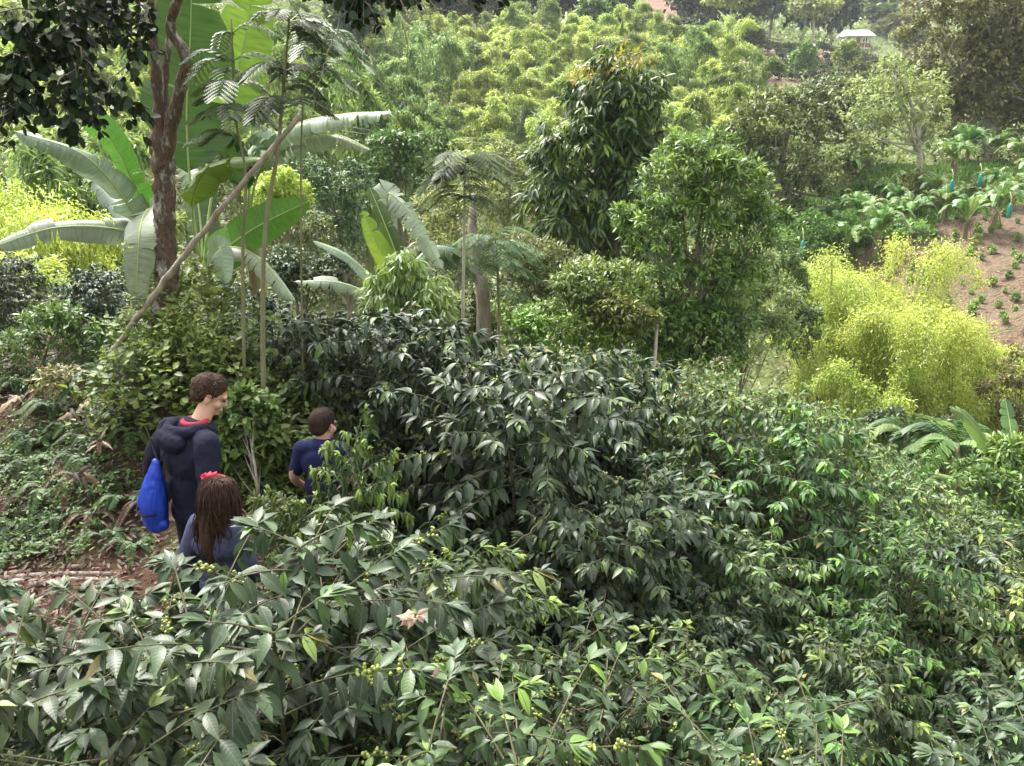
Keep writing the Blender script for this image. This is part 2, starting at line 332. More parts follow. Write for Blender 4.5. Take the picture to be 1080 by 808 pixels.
def in_poly(x, y, poly):
    c = np.zeros(np.shape(x), bool); P = poly
    for i in range(len(P)):
        x1, y1 = P[i]; x2, y2 = P[(i + 1) % len(P)]
        k = ((y1 > y) != (y2 > y)) & (x < (x2 - x1) * (y - y1) / ((y2 - y1) if y2 != y1 else 1e-9) + x1)
        c ^= k
    return c
PATH = [(-3.6, 4.4), (-2.9, 4.3), (-2.0, 4.1), (-1.2, 4.6), (-.9, 5.4), (-1.0, 6.3), (-1.55, 6.2), (-1.6, 5.5), (-2.1, 5.0), (-2.8, 5.05), (-3.7, 5.1), (-6, 5.0), (-9, 4.6), (-9, 4.0), (-6, 4.4)]
SOIL = [(16.0, 29.5), (19, 27), (30, 24), (44, 34), (40, 46), (29, 46.5), (23, 44.5), (17.5, 40.5), (15.8, 37), (15.2, 33)]
GRASS = [(15.2, 38), (17.5, 40.5), (23, 44.5), (29, 46.5), (40, 46), (44, 52), (30, 58), (16, 54), (12, 46)]
TERR = [(40, 133), (62, 133), (74, 150), (72, 172), (50, 172), (40, 150)]
SCAR = [(23, 138), (31, 138), (46, 240), (36, 240)]
BANK = [(-12, 1.5), (-2.6, 1.5), (-.5, 4), (-.5, 6.5), (-2, 9), (-12, 10)]
def build_terrain():
    angs = np.concatenate([np.arange(-48, 48.01, .55), np.arange(52, 308, 6)]); angs = np.radians(angs)
    rs = np.concatenate([[.25], np.geomspace(.5, 640, 290)])
    A, R = np.meshgrid(angs, rs); X = R * np.sin(A); Y = R * np.cos(A)
    # bring the mesh rows along with the picture's ground
    Z = terr(X, Y).reshape(X.shape)
    V = np.stack([X, Y, Z], -1).reshape(-1, 3)
    na = len(angs); i = np.arange(len(rs) - 1)[:, None] * na; j = np.arange(na)[None]
    F = np.stack([i + j, i + (j + 1) % na, i + na + (j + 1) % na, i + na + j], -1).reshape(-1, 4)[:, ::-1]
    C = V[F].mean(1); cx, cy = C[:, 0], C[:, 1]
    lab = np.zeros(len(F), int)
    for k, P in ((5, GRASS), (6, BANK), (1, PATH), (2, SOIL), (3, TERR), (4, SCAR)): lab[in_poly(cx, cy, P)] = k
    for k, (nm, mt) in enumerate((('ground', 'ground'), ('path', 'path'), ('soil_field', 'soil'), ('terrace_field', 'field'), ('landslip_ground', 'scar'), ('grass_slope', 'grass'), ('bank_ground', 'bank'))):
        Fk = F[lab == k]
        if not len(Fk): continue
        used, inv = np.unique(Fk, return_inverse=True); G = Geo(); G.add(V[used], inv.reshape(-1, 4))
        tag(G.obj(nm, M[mt]), kind='structure')
build_terrain()

# ------------------------------------------------------------------ plant builders
def crown_geo(G, blobs, n, L, Wd, T=T_LO, droop=.3, tint=(0., .5), clus=6, inner=.25, curl=.2, shell=.55, clump_r=.33, tip=0.0, tip_tint=1.0):
    """foliage on many small twig clusters spread over a set of ellipsoid masses (cx,cy,cz,rx,ry,rz)"""
    blobs = np.array(blobs, float); vol = blobs[:, 3] * blobs[:, 4] + blobs[:, 4] * blobs[:, 5]; pr = vol / vol.sum()
    m = max(1, n // clus)
    # secondary clumps on every mass give the uneven outline
    nc = max(8, int(26 * len(blobs) ** .7)); bi = rng.choice(len(blobs), nc, p=pr); d = unit(nc); d[:, 2] = np.where(d[:, 2] < -.3, -d[:, 2], d[:, 2])
    cc = blobs[bi, :3] + d * blobs[bi, 3:] * rng.uniform(.55, 1.02, (nc, 1)); cr = blobs[bi, 3:] * clump_r * rng.uniform(.6, 1.3, (nc, 1))
    ct = rng.uniform(-.12, .12, nc)
    ci = rng.integers(0, nc, m); dd = unit(m); dd[:, 2] = np.where(dd[:, 2] < -.35, -dd[:, 2], dd[:, 2])
    p = cc[ci] + dd * cr[ci] * (rng.uniform(0, 1, (m, 1)) ** .4)
    k = rng.random(m) < inner
    bi2 = rng.choice(len(blobs), m, p=pr); d2 = unit(m); p2 = blobs[bi2, :3] + d2 * blobs[bi2, 3:] * rng.uniform(shell, 1, (m, 1))
    p[k] = p2[k]; dd[k] = d2[k]
    # leaves of each cluster
    P = np.repeat(p, clus, 0); out = np.repeat(dd, clus, 0)
    D = nrm(out * .5 + unit(len(P)) * .9 + np.array([0, 0, -droop]))
    P = P + D * L * .25
    Nn = nrm(unit(len(P)) * .6 + np.array([0, 0, 1.0]) + out * .4)
    tn = np.repeat(rng.uniform(*tint, m) + ct[ci], clus) + rng.normal(0, .06, len(P))
    if tip:
        q = np.repeat((rng.random(m) < tip) & (dd[:, 2] > -.1), clus); tn[q] = tip_tint * rng.uniform(.7, 1, q.sum())
    ls = rng.uniform(.65, 1.25, len(P))
    leaves(G, P, D, Nn, L * ls, Wd * ls, T, np.clip(tn, 0, 1), curl, .15)

def tree_wood(G, base, blobs, r0, bend=.3, nlimb=None):
    blobs = np.array(blobs, float); c = blobs[:, :3].mean(0)
    top = np.array([c[0], c[1], blobs[:, 2].max()])
    base = np.array(base, float); mid = (base + top) / 2 + rng.normal(0, bend, 3) * [1, 1, 0]
    tr = smooth_path([base, mid, top], 14); tube(G, tr, np.linspace(r0, r0 * .25, 14), 8, 0, .06)
    for b in blobs:
        for k in range(3):
            t = rng.integers(5, 11); tgt = b[:3] + unit(1)[0] * b[3:] * .75
            m = (tr[t] + tgt) / 2 + [0, 0, -.06 * np.linalg.norm(tgt - tr[t])]
            tube(G, smooth_path([tr[t], m, tgt], 7), np.linspace(r0 * .38, r0 * .07, 7), 5)

def make_tree(name, base, blobs, n, L, Wd, mat, r0, bark='bark', T=T_LO, wood=True, **kw):
    root = empty(name, base); b0 = np.array(base, float)
    bl = np.array(blobs, float); bl[:, :3] -= b0
    G = Geo(); crown_geo(G, bl, n, L, Wd, T, **kw); cr = G.obj('crown', M[mat], root)
    kids = [cr]
    if wood:
        G = Geo(); tree_wood(G, (0, 0, -.3), bl, r0); kids.append(G.obj('trunk', M[bark], root))
    return root, kids

def px_tree(name, label, cat, masses, Y, mat, n, Lpx=5, asp=.4, r0=.12, bark='bark', depth=.9, base=None, group=None, **kw):
    """masses: (px, py, half width px, half height px) in the photo at forward distance Y -> real ellipsoids"""
    bl = []
    for ms in masses:
        px, py, hw, hh = ms[:4]; yy = Y + (ms[4] if len(ms) > 4 else 0)
        c = ray(px, py, yy); mpp = yy / .95 / FPX
        bl.append([*c, hw * mpp, hw * mpp * depth, hh * mpp])
    bl = np.array(bl)
    if base is None: bx, by = bl[:, 0].mean(), bl[:, 1].mean()
    else: bb = ray(base, 404, Y); bx, by = bb[0] * 1.0, Y
    L = Lpx * Y / FPX
    r, k = make_tree(name, (bx, by, tz(bx, by)), bl, n, L, L * asp, mat, r0, bark, **kw)
    tag(r, label, cat, group); return r, k

# ---- coffee bushes
def coffee_template(H, Rr, nst, hi, mat, lf=.125, tipf=.10, berries=False, seed=0, top_tint=.9, bare=0.0):
    root = empty('coffee_bush'); G = Geo(); Wd = Geo(); Bg = Geo(); T = T_HI if hi else T_MID
    for s in range(nst):
        az = TAU * s / nst + rng.uniform(-.4, .4); lean = rng.uniform(.05, .3) * Rr if nst > 1 else 0.03
        b = np.array([math.cos(az) * .06, math.sin(az) * .06, -.15]); tp = np.array([math.cos(az) * lean * 1.6, math.sin(az) * lean * 1.6, H * rng.uniform(.82, 1)])
        st = smooth_path([b, (b + tp) / 2 + rng.normal(0, .04, 3), tp], 16); tube(Wd, st, np.linspace(.022, .006, 16), 5)
        nodes = int((H - .25) / .085)
        for i in range(nodes):
            f = 1 - i / nodes; h = .16 + .84 * (f); k = h * 15; i0 = int(min(k, 14)); p0 = st[i0] + (st[i0 + 1] - st[i0]) * (k - i0)
            depthf = i / nodes
            phi0 = rng.uniform(0, TAU)
            for sd in (0, math.pi):
                phi = phi0 + sd + rng.uniform(-.25, .25)
                Lb = Rr * min(1, .30 + 1.1 * math.sqrt(depthf)) * rng.uniform(.7, 1.1)
                up = .75 - .9 * depthf + rng.uniform(-.15, .2); sag = .25 + .35 * depthf
                dirh = np.array([math.cos(phi), math.sin(phi), 0])
                ss = np.linspace(0, 1, 7)[:, None]
                bp = p0 + dirh * ss * Lb + np.array([0, 0, 1.]) * (up * ss - sag * ss ** 2) * Lb
                tube(Wd, bp, np.linspace(.0048, .002, 7), 4, cap=False)
                npair = max(3, int(Lb / .05)); start = .08 if Lb < .45 else .22
                sv = np.linspace(start, 1, npair); pos = p0 + dirh * sv[:, None] * Lb + np.array([0, 0, 1.]) * (up * sv - sag * sv ** 2)[:, None] * Lb
                tang = nrm(dirh + np.array([0, 0, 1.]) * (up - 2 * sag * sv)[:, None]); side = nrm(np.cross(tang, [0, 0, 1.]))
                for sg in (-1, 1):
                    keep = rng.random(npair) > (.12 + bare)
                    m = keep.sum()
                    if not m: continue
                    ang = rng.normal(0, .3, (m, 1))
                    D = nrm(tang[keep] * rng.uniform(.2, 1.1, (m, 1)) + side[keep] * sg * np.cos(ang) + np.array([0, 0, 1.]) * (np.sin(ang) - rng.uniform(.05, 1.15, (m, 1))) + unit(m) * .28)
                    ls = lf * rng.uniform(.7, 1.15, m) * np.where(sv[keep] > .93, .6, 1.0)
                    tn = np.where((sv[keep] > .9) & (rng.random(m) < tipf * 4), rng.uniform(.5, 1, m), rng.uniform(0, .12, m) + (rng.random(m) < .02) * .8)
                    leaves(G, pos[keep] + side[keep] * sg * .004, D, np.array([0, 0, 1.]) + unit(m) * .55, ls, ls * rng.uniform(.34, .43, m), T, np.clip(tn, 0, 1), rng.uniform(.1, .65, m), .16, .05 if hi else 0)
                for q in range(5):
                    dq = nrm(tang[-1] * (1.2 - .3 * q) + side[-1] * rng.uniform(-1.1, 1.1) + unit(1)[0] * .45 + [0, 0, .3 - .25 * q]); sc = (.55, .85, 1, 1.1, 1.1)[q]
                    leaves(G, bp[-1] - tang[-1] * .012 * q, [dq, nrm(dq * [-.3, -.3, .6] + tang[-1])], [0, 0, 1.], lf * sc, lf * sc * .38, T, np.clip(rng.uniform(.4, .9) if rng.random() < tipf * 3 else rng.uniform(0, .2), 0, 1), .3, .16)
                if berries and depthf > .15 and rng.random() < .4:
                    for s2 in rng.uniform(.3, .85, 4):
                        c = p0 + dirh * s2 * Lb + np.array([0, 0, 1.]) * (up * s2 - sag * s2 ** 2) * Lb
                        for q in range(6): ball(Bg, c + rng.normal(0, .012, 3), rng.uniform(.0065, .009), 5, 4)
        # shoot tip rosette
        for j in range(8):
            a0 = rng.uniform(0, TAU)
            for sd in (0, math.pi):
                a = a0 + sd; D = np.array([math.cos(a), math.sin(a), .9 - .26 * j])
                sc = (.5, .75, 1, 1.1, 1.15, 1.15, 1.1, 1.1)[j]; young = rng.random() < top_tint
                leaves(G, tp + [0, 0, -.02 * j], D, [0, 0, 1.], lf * sc, lf * sc * .38, T, (rng.uniform(.6, 1) if young and j < 3 else .15), .35, .16, .04 if hi else 0)
    kids = [G.obj('foliage', M[mat], root), Wd.obj('stem', M['twig'], root)]
    if berries and Bg.n: k = Bg.obj('berries', M['berry'], root); k['kind'] = 'stuff'; kids.append(k)
    return root, kids

print('templates')
CB = {}
CB['near'] = [coffee_template(1.45, .78, 3, True, 'coffee_grey', .108, .04, True, top_tint=.3, bare=.0), coffee_template(1.4, .75, 3, True, 'coffee', .09, .07, True, top_tint=.45),
              coffee_template(1.5, .8, 3, True, 'coffee_bright', .088, .35, False, top_tint=1)]
CB['mid'] = [coffee_template(2.1, .85, 3, True, 'coffee_dark', .135, .05, True, top_tint=.3), coffee_template(2.0, .8, 3, False, 'coffee', .122, .09, True, top_tint=.6),
             coffee_template(1.9, .8, 3, False, 'coffee_fresh', .11, .2, False, top_tint=1.0), coffee_template(2.0, .85, 3, False, 'coffee_dark', .13, .06, False, top_tint=.4)]
CB['far'] = [coffee_template(1.9, .85, 3, False, 'coffee_far', .095, .14, False, top_tint=1.0), coffee_template(1.9, .8, 3, False, 'coffee_fresh', .095, .12, False, top_tint=.8)]
used_t = set()
def place_t(tm, loc, rz, sc, label, cat, group, tilt=(0, 0)):
    root, kids = tm
    if id(root) not in used_t:
        used_t.add(id(root)); o = root; o.location = loc; o.rotation_euler = (tilt[0], tilt[1], rz); o.scale = (sc, sc, sc) if np.isscalar(sc) else sc
    else: o = dup(root, kids, loc, (tilt[0], tilt[1], rz), sc)
    for k in ('label', 'category', 'group'):
        if k in o: del o[k]
    return tag(o, label, cat, group)

def cap_scale(x, y, H, sc):
    """keep a bush's height to the canopy line the plantation has"""
    g = tz(x, y); px, py = proj((x, y, g + H * sc))
    lim = np.interp(px, [-50, 0, 110, 200, 270, 330, 400, 450, 500, 600, 700, 800, 850, 950, 1080, 1150], [275, 280, 295, 350, 350, 330, 322, 345, 362, 365, 385, 398, 428, 480, 558, 590])
    for _ in range(30):
        px, py = proj((x, y, g + H * sc))
        if py >= lim - 4 or sc < .45: break
        sc *= .965
    return sc
# planting list: (px of centre, forward distance, template set, index, height scale)
REG = [(-3.6, 1.7), (5.2, 1.9), (9.0, 7), (8.6, 10.6), (5.6, 13.2), (2.4, 12.2), (.3, 10.2), (-2.6, 9.6), (-2.3, 7.2), (-.55, 6.6), (-.45, 5.0), (-.65, 4.0), (-1.0, 3.35), (-2.4, 3.1), (-4.2, 3.25), (-4.4, 2.2)]
pts = []
yy = 2.15; row = 0
while yy < 13.5:
    xx = -4.6 + (row % 2) * .55
    while xx < 9.5:
        x, y = xx + rng.uniform(-.16, .16), yy + rng.uniform(-.14, .14)
        px, py = proj((x, y, tz(x, y) + 1.6))
        if in_poly(np.array(x), np.array(y), REG) and -230 < px < 1230: pts.append((x, y, row))
        xx += 1.12
    yy += .98; row += 1
rows = {}
for x, y, r in pts: rows.setdefault(r, []).append((x, y))
TONE = {'near0': 'grey-green coffee bush with green berries', 'near1': 'glossy green coffee bush with green berries', 'near2': 'light green leafy coffee bush',
        'mid0': 'dark green coffee bush', 'mid1': 'mid green coffee bush', 'mid2': 'bright-tipped coffee bush', 'mid3': 'dense dark coffee bush', 'far0': 'yellow-green coffee bush', 'far1': 'small-leaved coffee bush'}
for r, L in rows.items():
    L.sort(key=lambda p: p[0] / p[1])
    for i, (x, y) in enumerate(L):
        px, py = proj((x, y, tz(x, y) + 1.4)); u = rng.random()
        if y < 4.0:
            st = 'near'; k = 2 if ((440 < px < 580 or 600 < px < 780) and y < 3.6 and u < .6) else (0 if px < 430 else 1); sc = rng.uniform(.9, 1.05)
            if px > 860 and u < .3: k = 0
        elif y > 5.5 and px > 780 and u < .5: st = 'far'; k = int(rng.integers(0, 2)); sc = rng.uniform(.85, 1.1)
        elif y < 8.2:
            st = 'mid'; k = (0 if u < .55 else (3 if u < .75 else 1)) if px < 660 else (1 if u < .35 else (3 if u < .6 else (2 if u < .85 else 0))); sc = rng.uniform(.78, 1.18)
            if y < 5.2: sc *= .78
        else:
            st = 'far' if px > 640 + rng.uniform(-60, 120) else 'mid'; k = (0 if u < .6 else 1) if st == 'far' else int(rng.integers(1, 4)); sc = rng.uniform(.88, 1.05)
        if y < 4.3:
            g_ = tz(x, y)
            for _ in range(30):
                qx, qy = proj((x, y + .1, g_ + 1.5 * sc)); lim = np.interp(qx, [-80, 0, 60, 110, 140, 165, 200, 260, 330, 400, 470, 600, 1100], [585, 590, 600, 640, 650, 606, 590, 600, 596, 590, 580, 560, 560])
                if qy >= lim or sc < .5: break
                sc *= .965
        sc = cap_scale(x, y, {'near': 1.5, 'mid': 2.1, 'far': 1.95}[st], sc)
        lab = f"{TONE[st + str(k)]}, {ORD[i]} from the left in the {ORD[r]} row up"
        place_t(CB[st][k], (x, y, tz(x, y)), rng.uniform(0, TAU), sc, lab, 'coffee bush', 'coffee bushes planted over the slope', rng.uniform(-.08, .08, 2))
# bushes with a place of their own
SP = [(-1.42, 3.15, 'near', 1, .86, 'green coffee bush covering the lower body of the girl'), (-1.05, 2.75, 'near', 0, 1.13, 'grey-green coffee bush directly in front of the girl'), (-.6, 3.1, 'near', 0, 1.08, 'grey-green coffee bush just right of the girl, above the pinkish dead leaf'), (-1.75, 2.6, 'near', 0, .88, 'grey-green coffee bush in front of the dirt path'), (-2.15, 2.3, 'near', 1, .85, 'green coffee bush in the bottom corner of the picture below the path'),
      (-4.9, 9.2, 'mid', 3, 1.0, 'dark coffee bush behind the brown litter bank at the picture edge'), (-5.9, 8.7, 'mid', 0, 1.0, 'dark coffee bush below the yellow bamboo, at the picture edge'),
      (-4.5, 8.3, 'mid', 3, .8, 'dark coffee bush under the hanging banana leaf'), (-2.6, 8.2, 'mid', 3, .85, 'dark coffee bush between the red-barked trunk and the thin saplings'),
      (-3.4, 9.6, 'mid', 0, .9, 'dark coffee bush right behind the foot of the red-barked trunk'), (-2.0, 7.7, 'mid', 3, .95, 'dark coffee bush just behind the crouching boy\'s head by the path'),
      (-1.10, 4.70, 'near', 2, (.62, .55, 1.12), 'small leafy coffee plant in front of the boy in the blue shirt'), (-1.3, 4.55, 'near', 2, (.5, .5, .84), 'narrow leafy coffee plant just left of the one before the boy in blue'), (-.62, 4.35, 'near', 2, .8, 'low coffee bush with bare twigs beside the boy in blue'),
      (-6.6, 10.5, 'mid', 3, 1.1, 'dark coffee bush behind the others at the picture edge')]
for x, y, st, k, sc, lab in SP:
    lab = lab.replace("just behind the crouching boy's head by the path", "behind the head of the boy in blue")
    sc = cap_scale(x, y, 2.0, sc) if y > 6 else sc
    place_t(CB[st][k], (x, y, tz(x, y)), rng.uniform(0, TAU), sc, lab, 'coffee bush', 'coffee bushes planted over the slope', rng.uniform(-.08, .08, 2))
print('coffee', len(pts))

# ---- bamboo
def bamboo_template(nc, H, n, L, Wd, mat, spread=1.6, arch=1.8, plume=.9):
    root = empty('bamboo_clump'); G = Geo(); C = Geo()
    for c in range(nc):
        a = rng.uniform(0, TAU); r0 = rng.uniform(0, .35) * spread; h = H * rng.uniform(.68 if mat == 'yellow' else .5, 1.05); out = arch * rng.uniform(.5, 1.3)
        d = np.array([math.cos(a), math.sin(a), 0]); b = d * r0
        pt = smooth_path([b + [0, 0, -.2], b + d * out * .15 + [0, 0, h * .55], b + d * out * .6 + [0, 0, h * .95], b + d * out * 1.25 + [0, 0, h * .84]], 20)
        tube(C, pt, np.linspace(.05, .012, 20) * H / 7, 4, cap=False)
        m = n // nc; t = rng.uniform(.28, 1, m) ** .8 * 19; i = np.minimum(t.astype(int), 18); p = pt[i] + (pt[i + 1] - pt[i]) * (t - i)[:, None]
        env = plume * np.sin(np.clip((t / 19 - .2) / .8, 0, 1) * math.pi * .82 + .35)
        o = unit(m) * (rng.uniform(0, 1, m) ** .45 * env)[:, None]; o[:, :2] *= .8; o[:, 2] = (-np.abs(o[:, 2]) * 1.25 + .22 * plume) if mat != 'yellow' else o[:, 2] * .6; o = o + (d * (o[:, 2:3] * -.4) if mat != 'yellow' else rng.normal(0, .22 * plume, (m, 3)))
        D = nrm(o * .6 / max(plume, .1) + unit(m) * .75 + d * .2 + [0, 0, -.45])
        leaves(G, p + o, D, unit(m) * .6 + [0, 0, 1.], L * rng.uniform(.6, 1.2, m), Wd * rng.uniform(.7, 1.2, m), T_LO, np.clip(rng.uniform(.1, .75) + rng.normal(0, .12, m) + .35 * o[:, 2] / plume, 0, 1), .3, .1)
    return root, [G.obj('foliage', M[mat], root), C.obj('culm', M['culm'], root)]
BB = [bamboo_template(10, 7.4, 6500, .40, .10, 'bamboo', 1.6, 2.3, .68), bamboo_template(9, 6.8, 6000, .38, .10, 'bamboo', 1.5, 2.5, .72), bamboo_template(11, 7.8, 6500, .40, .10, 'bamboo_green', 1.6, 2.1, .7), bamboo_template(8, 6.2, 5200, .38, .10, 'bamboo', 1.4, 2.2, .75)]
bl = []
y = 54.0; r = 0
while y < 128:
    x = -22 + (r % 2) * 2.6
    while x < 55:
        X, Y_ = x + rng.uniform(-1.3, 1.3), y + rng.uniform(-1.3, 1.3)
        px, py = proj((X, Y_, tz(X, Y_) + 6))
        lim = np.interp(px, [390, 480, 700, 760, 860], [10, -5, 30, 45, 150])
        if 395 < px < 822 and py > lim - 10 and py < np.interp(px, [400, 560, 600, 760, 850], [160, 190, 170, 150, 150]) + 15: bl.append((X, Y_, r))
        x += 5.2
    y += 5.4; r += 1
rws = {}
for b in bl: rws.setdefault(b[2], []).append(b)
print('bamboo', len(bl), {k: len(v) for k, v in rws.items()})
for j, (r, L) in enumerate(sorted(rws.items())):
    L.sort(key=lambda b: b[0] / b[1])
    for i, (X, Y_, _) in enumerate(L):
        k = int(rng.choice(4, p=[.33, .27, .15, .25])); sc = rng.uniform(.9, 1.4)
        nm = ORD[i] if i < len(ORD) else str(i + 1)
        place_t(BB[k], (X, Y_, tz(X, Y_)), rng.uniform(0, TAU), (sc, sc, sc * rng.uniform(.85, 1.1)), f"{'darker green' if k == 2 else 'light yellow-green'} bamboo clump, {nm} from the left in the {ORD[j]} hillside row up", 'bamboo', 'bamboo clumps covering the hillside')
# left-hand bamboo on the slope behind the bananas
LB = [(20, 150, 24, 2, .8, 'green bamboo clump high on the slope behind the grey banana leaf'), (75, 165, 27, 2, .85, 'green bamboo clump directly above the horizontal grey banana leaf'), (125, 130, 30, 2, .9, 'green bamboo clump partly hidden by the hanging banana leaf'),
      (-10, 110, 30, 0, .9, 'bamboo clump at the picture edge under the dark branches'), (60, 90, 36, 2, 1, 'bamboo clump seen through gaps in the dark round leaves'), (120, 60, 42, 0, 1, 'pale bamboo clump seen through the branches beside the red-barked trunk'),
      (340, 75, 40, 2, 1.05, 'feathery green bamboo behind the thin hanging twigs'), (385, 95, 44, 2, 1.05, 'feathery green bamboo just above the torn pale banana leaf'), (300, 55, 46, 2, 1.0, 'feathery bamboo behind the fern-leaved saplings'),
      (355, 20, 56, 0, 1.0, 'pale bamboo high on the hill behind the hanging twigs'), (400, 30, 60, 2, 1.0, 'green bamboo at the left end of the bamboo hillside'), (240, 40, 50, 0, 1, 'bamboo behind the big upright banana leaf'), (20, 40, 48, 0, 1, 'bamboo behind the top of the dark branches'), (410, 75, 52, 0, .9, 'pale bamboo beside the wires at the foot of the bamboo hillside')]
for px, py, Y, k, sc, lab in LB:
    p = ray(px, py, Y); H = (7.4, 7, 7.4, 6)[k] * .95 * sc; g = tz(p[0], p[1])
    zs = max(.6, min(1.35, (p[2] - g) / H))
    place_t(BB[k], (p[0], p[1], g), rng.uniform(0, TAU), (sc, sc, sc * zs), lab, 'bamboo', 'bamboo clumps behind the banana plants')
bl2 = {}
for r in range(9):
    y = 50 + r * 6.2; x = -.66 * y + (r % 2) * 3
    while (540 + x / y * FPX / .98) < 405:
        bl2.setdefault(r, []).append((x + rng.uniform(-1.5, 1.5), y + rng.uniform(-1.5, 1.5))); x += 6.4
for r, L in bl2.items():
    for i, (x, y) in enumerate(L):
        px, py = proj((x, y, tz(x, y) + 6))
        if py < -40 or px < -40: continue
        k = int(rng.choice(4, p=[.2, .15, .5, .15])); sc = rng.uniform(.95, 1.25)
        place_t(BB[k], (x, y, tz(x, y)), rng.uniform(0, TAU), sc, f"{'green' if k == 2 else 'pale green'} bamboo clump, {ORD[i]} from the left, {ORD[r]} row up behind the bananas", 'bamboo', 'bamboo clumps on the slope behind the bananas')
# yellow bamboo beside the bare field, finer leaved
YB = [(898, 262, 24, 4.4, 'tall yellow-green bamboo with twin plumes beside the bare soil field'), (972, 340, 21, 3.8, 'low yellow-green bamboo bush below the bare field, drooping to the right'), (1028, 352, 22, 3.6, 'yellow-green bamboo bush nearest the tree ferns'),
      (872, 290, 25, 2.6, 'narrow yellow bamboo bush beside the olive shrubs'), (935, 395, 19.5, 2.6, 'small yellow bamboo bush at the lower front of the yellow clumps')]
YB += [(1062, 372, 23, 2.6, 'yellow bamboo bush at the far right end, below the seedlings'), (950, 272, 25, 4.0, 'yellow bamboo plume just left of the bare soil'), (915, 335, 22, 3.6, 'yellow bamboo bush in the middle of the yellow group'), (1045, 385, 23, 2.4, 'yellow bamboo bush at the right end of the yellow group')]
for px, py, Y, Wm, lab in YB:
    p = ray(px, py, Y); g = tz(p[0], p[1]); H = max(2.2, p[2] - g)
    t = bamboo_template(13, H * 1.05, 19000, .115, .034, 'yellow', Wm * .45, Wm * .36, Wm * .155)
    place_t(t, (p[0], p[1], g), rng.uniform(0, TAU), 1, lab, 'bamboo', 'yellow bamboo beside the bare field')
for px, py, Y, Wm, lab in [(22, 205, 18, 3.0, 'bright yellow-green bush behind the horizontal grey banana leaf'), (8, 285, 13, 1.3, 'small yellow-green bush at the picture edge above the litter bank'), (70, 230, 19, 2.2, 'small yellow-green bush between the two grey banana leaves')]:
    p = ray(px, py, Y); g = tz(p[0], p[1]); H = max(1.0, p[2] - g)
    t = bamboo_template(9, H, 8000, .15, .035, 'yellow', Wm * .4, Wm * .36, Wm * .22)
    place_t(t, (p[0], p[1], g), 0, 1, lab, 'bamboo', 'yellow bushes on the slope')

# ---- named trees
px_tree('mango_tree', 'tall dense mango tree with drooping leaves and orange-tinged tip', 'tree', [(652, 88, 38, 34), (668, 125, 38, 45), (640, 130, 45, 45), (612, 170, 50, 48), (590, 205, 42, 45), (640, 215, 52, 55), (675, 190, 28, 45), (610, 245, 50, 35), (660, 262, 40, 40)], 20, 'mango', 15000, 12, .24, .22, T=T_MID, droop=.95, clus=7, tint=(0, .3), tip=.13, tip_tint=.8, clump_r=.28, inner=.3)
mg = bpy.data.objects['mango_tree']
M['newleaf'] = leaf_mat('new_mango_leaf', (.26, .28, .05), (.42, .24, .07), .45, .3, .3)
G = Geo(); b0 = np.array(mg.location); crown_geo(G, [[*(ray(px, py, 19.6) - b0), .7, .6, .35] for px, py in ((655, 66), (672, 72), (630, 82))], 260, .18, .045, T_MID, droop=.4, clus=6, tint=(0, .8)); G.obj('young_foliage', M['newleaf'], mg)
px_tree('leafy_tree', 'bushy bright green tree standing in front of the mango tree', 'tree', [(738, 180, 48, 34), (708, 212, 38, 42), (765, 215, 45, 45), (730, 245, 55, 45), (690, 255, 35, 45), (780, 255, 38, 35), (715, 300, 50, 40), (755, 300, 42, 38), (700, 338, 45, 30), (745, 345, 45, 30), (785, 290, 35, 30), (803, 232, 24, 24), (676, 232, 24, 26), (770, 178, 26, 22)], 15, 'fresh_green', 19000, 8, .3, .09, T=T_MID, droop=.1, clus=7, tint=(0, .35), tip=.2, tip_tint=.9, clump_r=.27, base=715)
lt = bpy.data.objects['leafy_tree']; G = Geo(); b0 = np.array(lt.location); crown_geo(G, [[*(ray(px, py, 14.7) - b0), .7, .6, .3] for px, py in ((738, 160), (765, 185), (790, 215), (708, 185))], 520, .13, .045, T_MID, droop=0, clus=6, tint=(0, .45)); G.obj('young_foliage', M['lime'], lt)
px_tree('avocado_tree', 'broad olive green tree below the bamboo hillside', 'tree', [(815, 135, 45, 32), (785, 165, 35, 35), (845, 165, 35, 35), (815, 185, 50, 35), (855, 205, 28, 35), (835, 235, 30, 25)], 45, 'olive', 11000, 5, .5, .3, droop=.2, tint=(0, .35))
px_tree('dark_tree', 'dark spreading tree with a slanting bare trunk behind the bananas', 'tree', [(885, 105, 38, 24), (860, 120, 28, 20), (905, 130, 25, 25), (880, 150, 22, 18)], 58, 'dark', 6000, 4.5, .5, .3, base=893, tint=(.2, .9))
px_tree('airy_tree', 'pale olive airy tree with a straight pale trunk over the bananas', 'tree', [(945, 82, 25, 20), (920, 105, 32, 20), (960, 105, 32, 22), (985, 125, 18, 16), (910, 130, 24, 12), (945, 128, 30, 18), (970, 150, 20, 12)], 50, 'pale', 3300, 5, .5, .22, 'bark_pale', base=938, tint=(0, .5), clump_r=.38, inner=.4)
px_tree('big_tree', 'huge olive-brown tree with pale trunk towering over the banana slope', 'tree', [(1030, 5, 45, 35), (990, 40, 35, 35), (1060, 40, 45, 40), (1010, 75, 45, 35), (1055, 95, 50, 35), (990, 95, 26, 25), (1030, 125, 35, 20), (1085, 60, 40, 60), (1000, 130, 20, 18), (1080, 120, 30, 20)], 62, 'brownish', 24000, 5, .5, .55, 'bark_pale', base=1000, tint=(0, .6), inner=.3)
px_tree('big_tree', 'dark tree behind the huge olive-brown tree at the picture edge', 'tree', [(1060, 120, 40, 30), (1090, 90, 40, 50), (1040, 145, 30, 15)], 72, 'dark', 7000, 4.5, .5, .4, tint=(.0, .5))
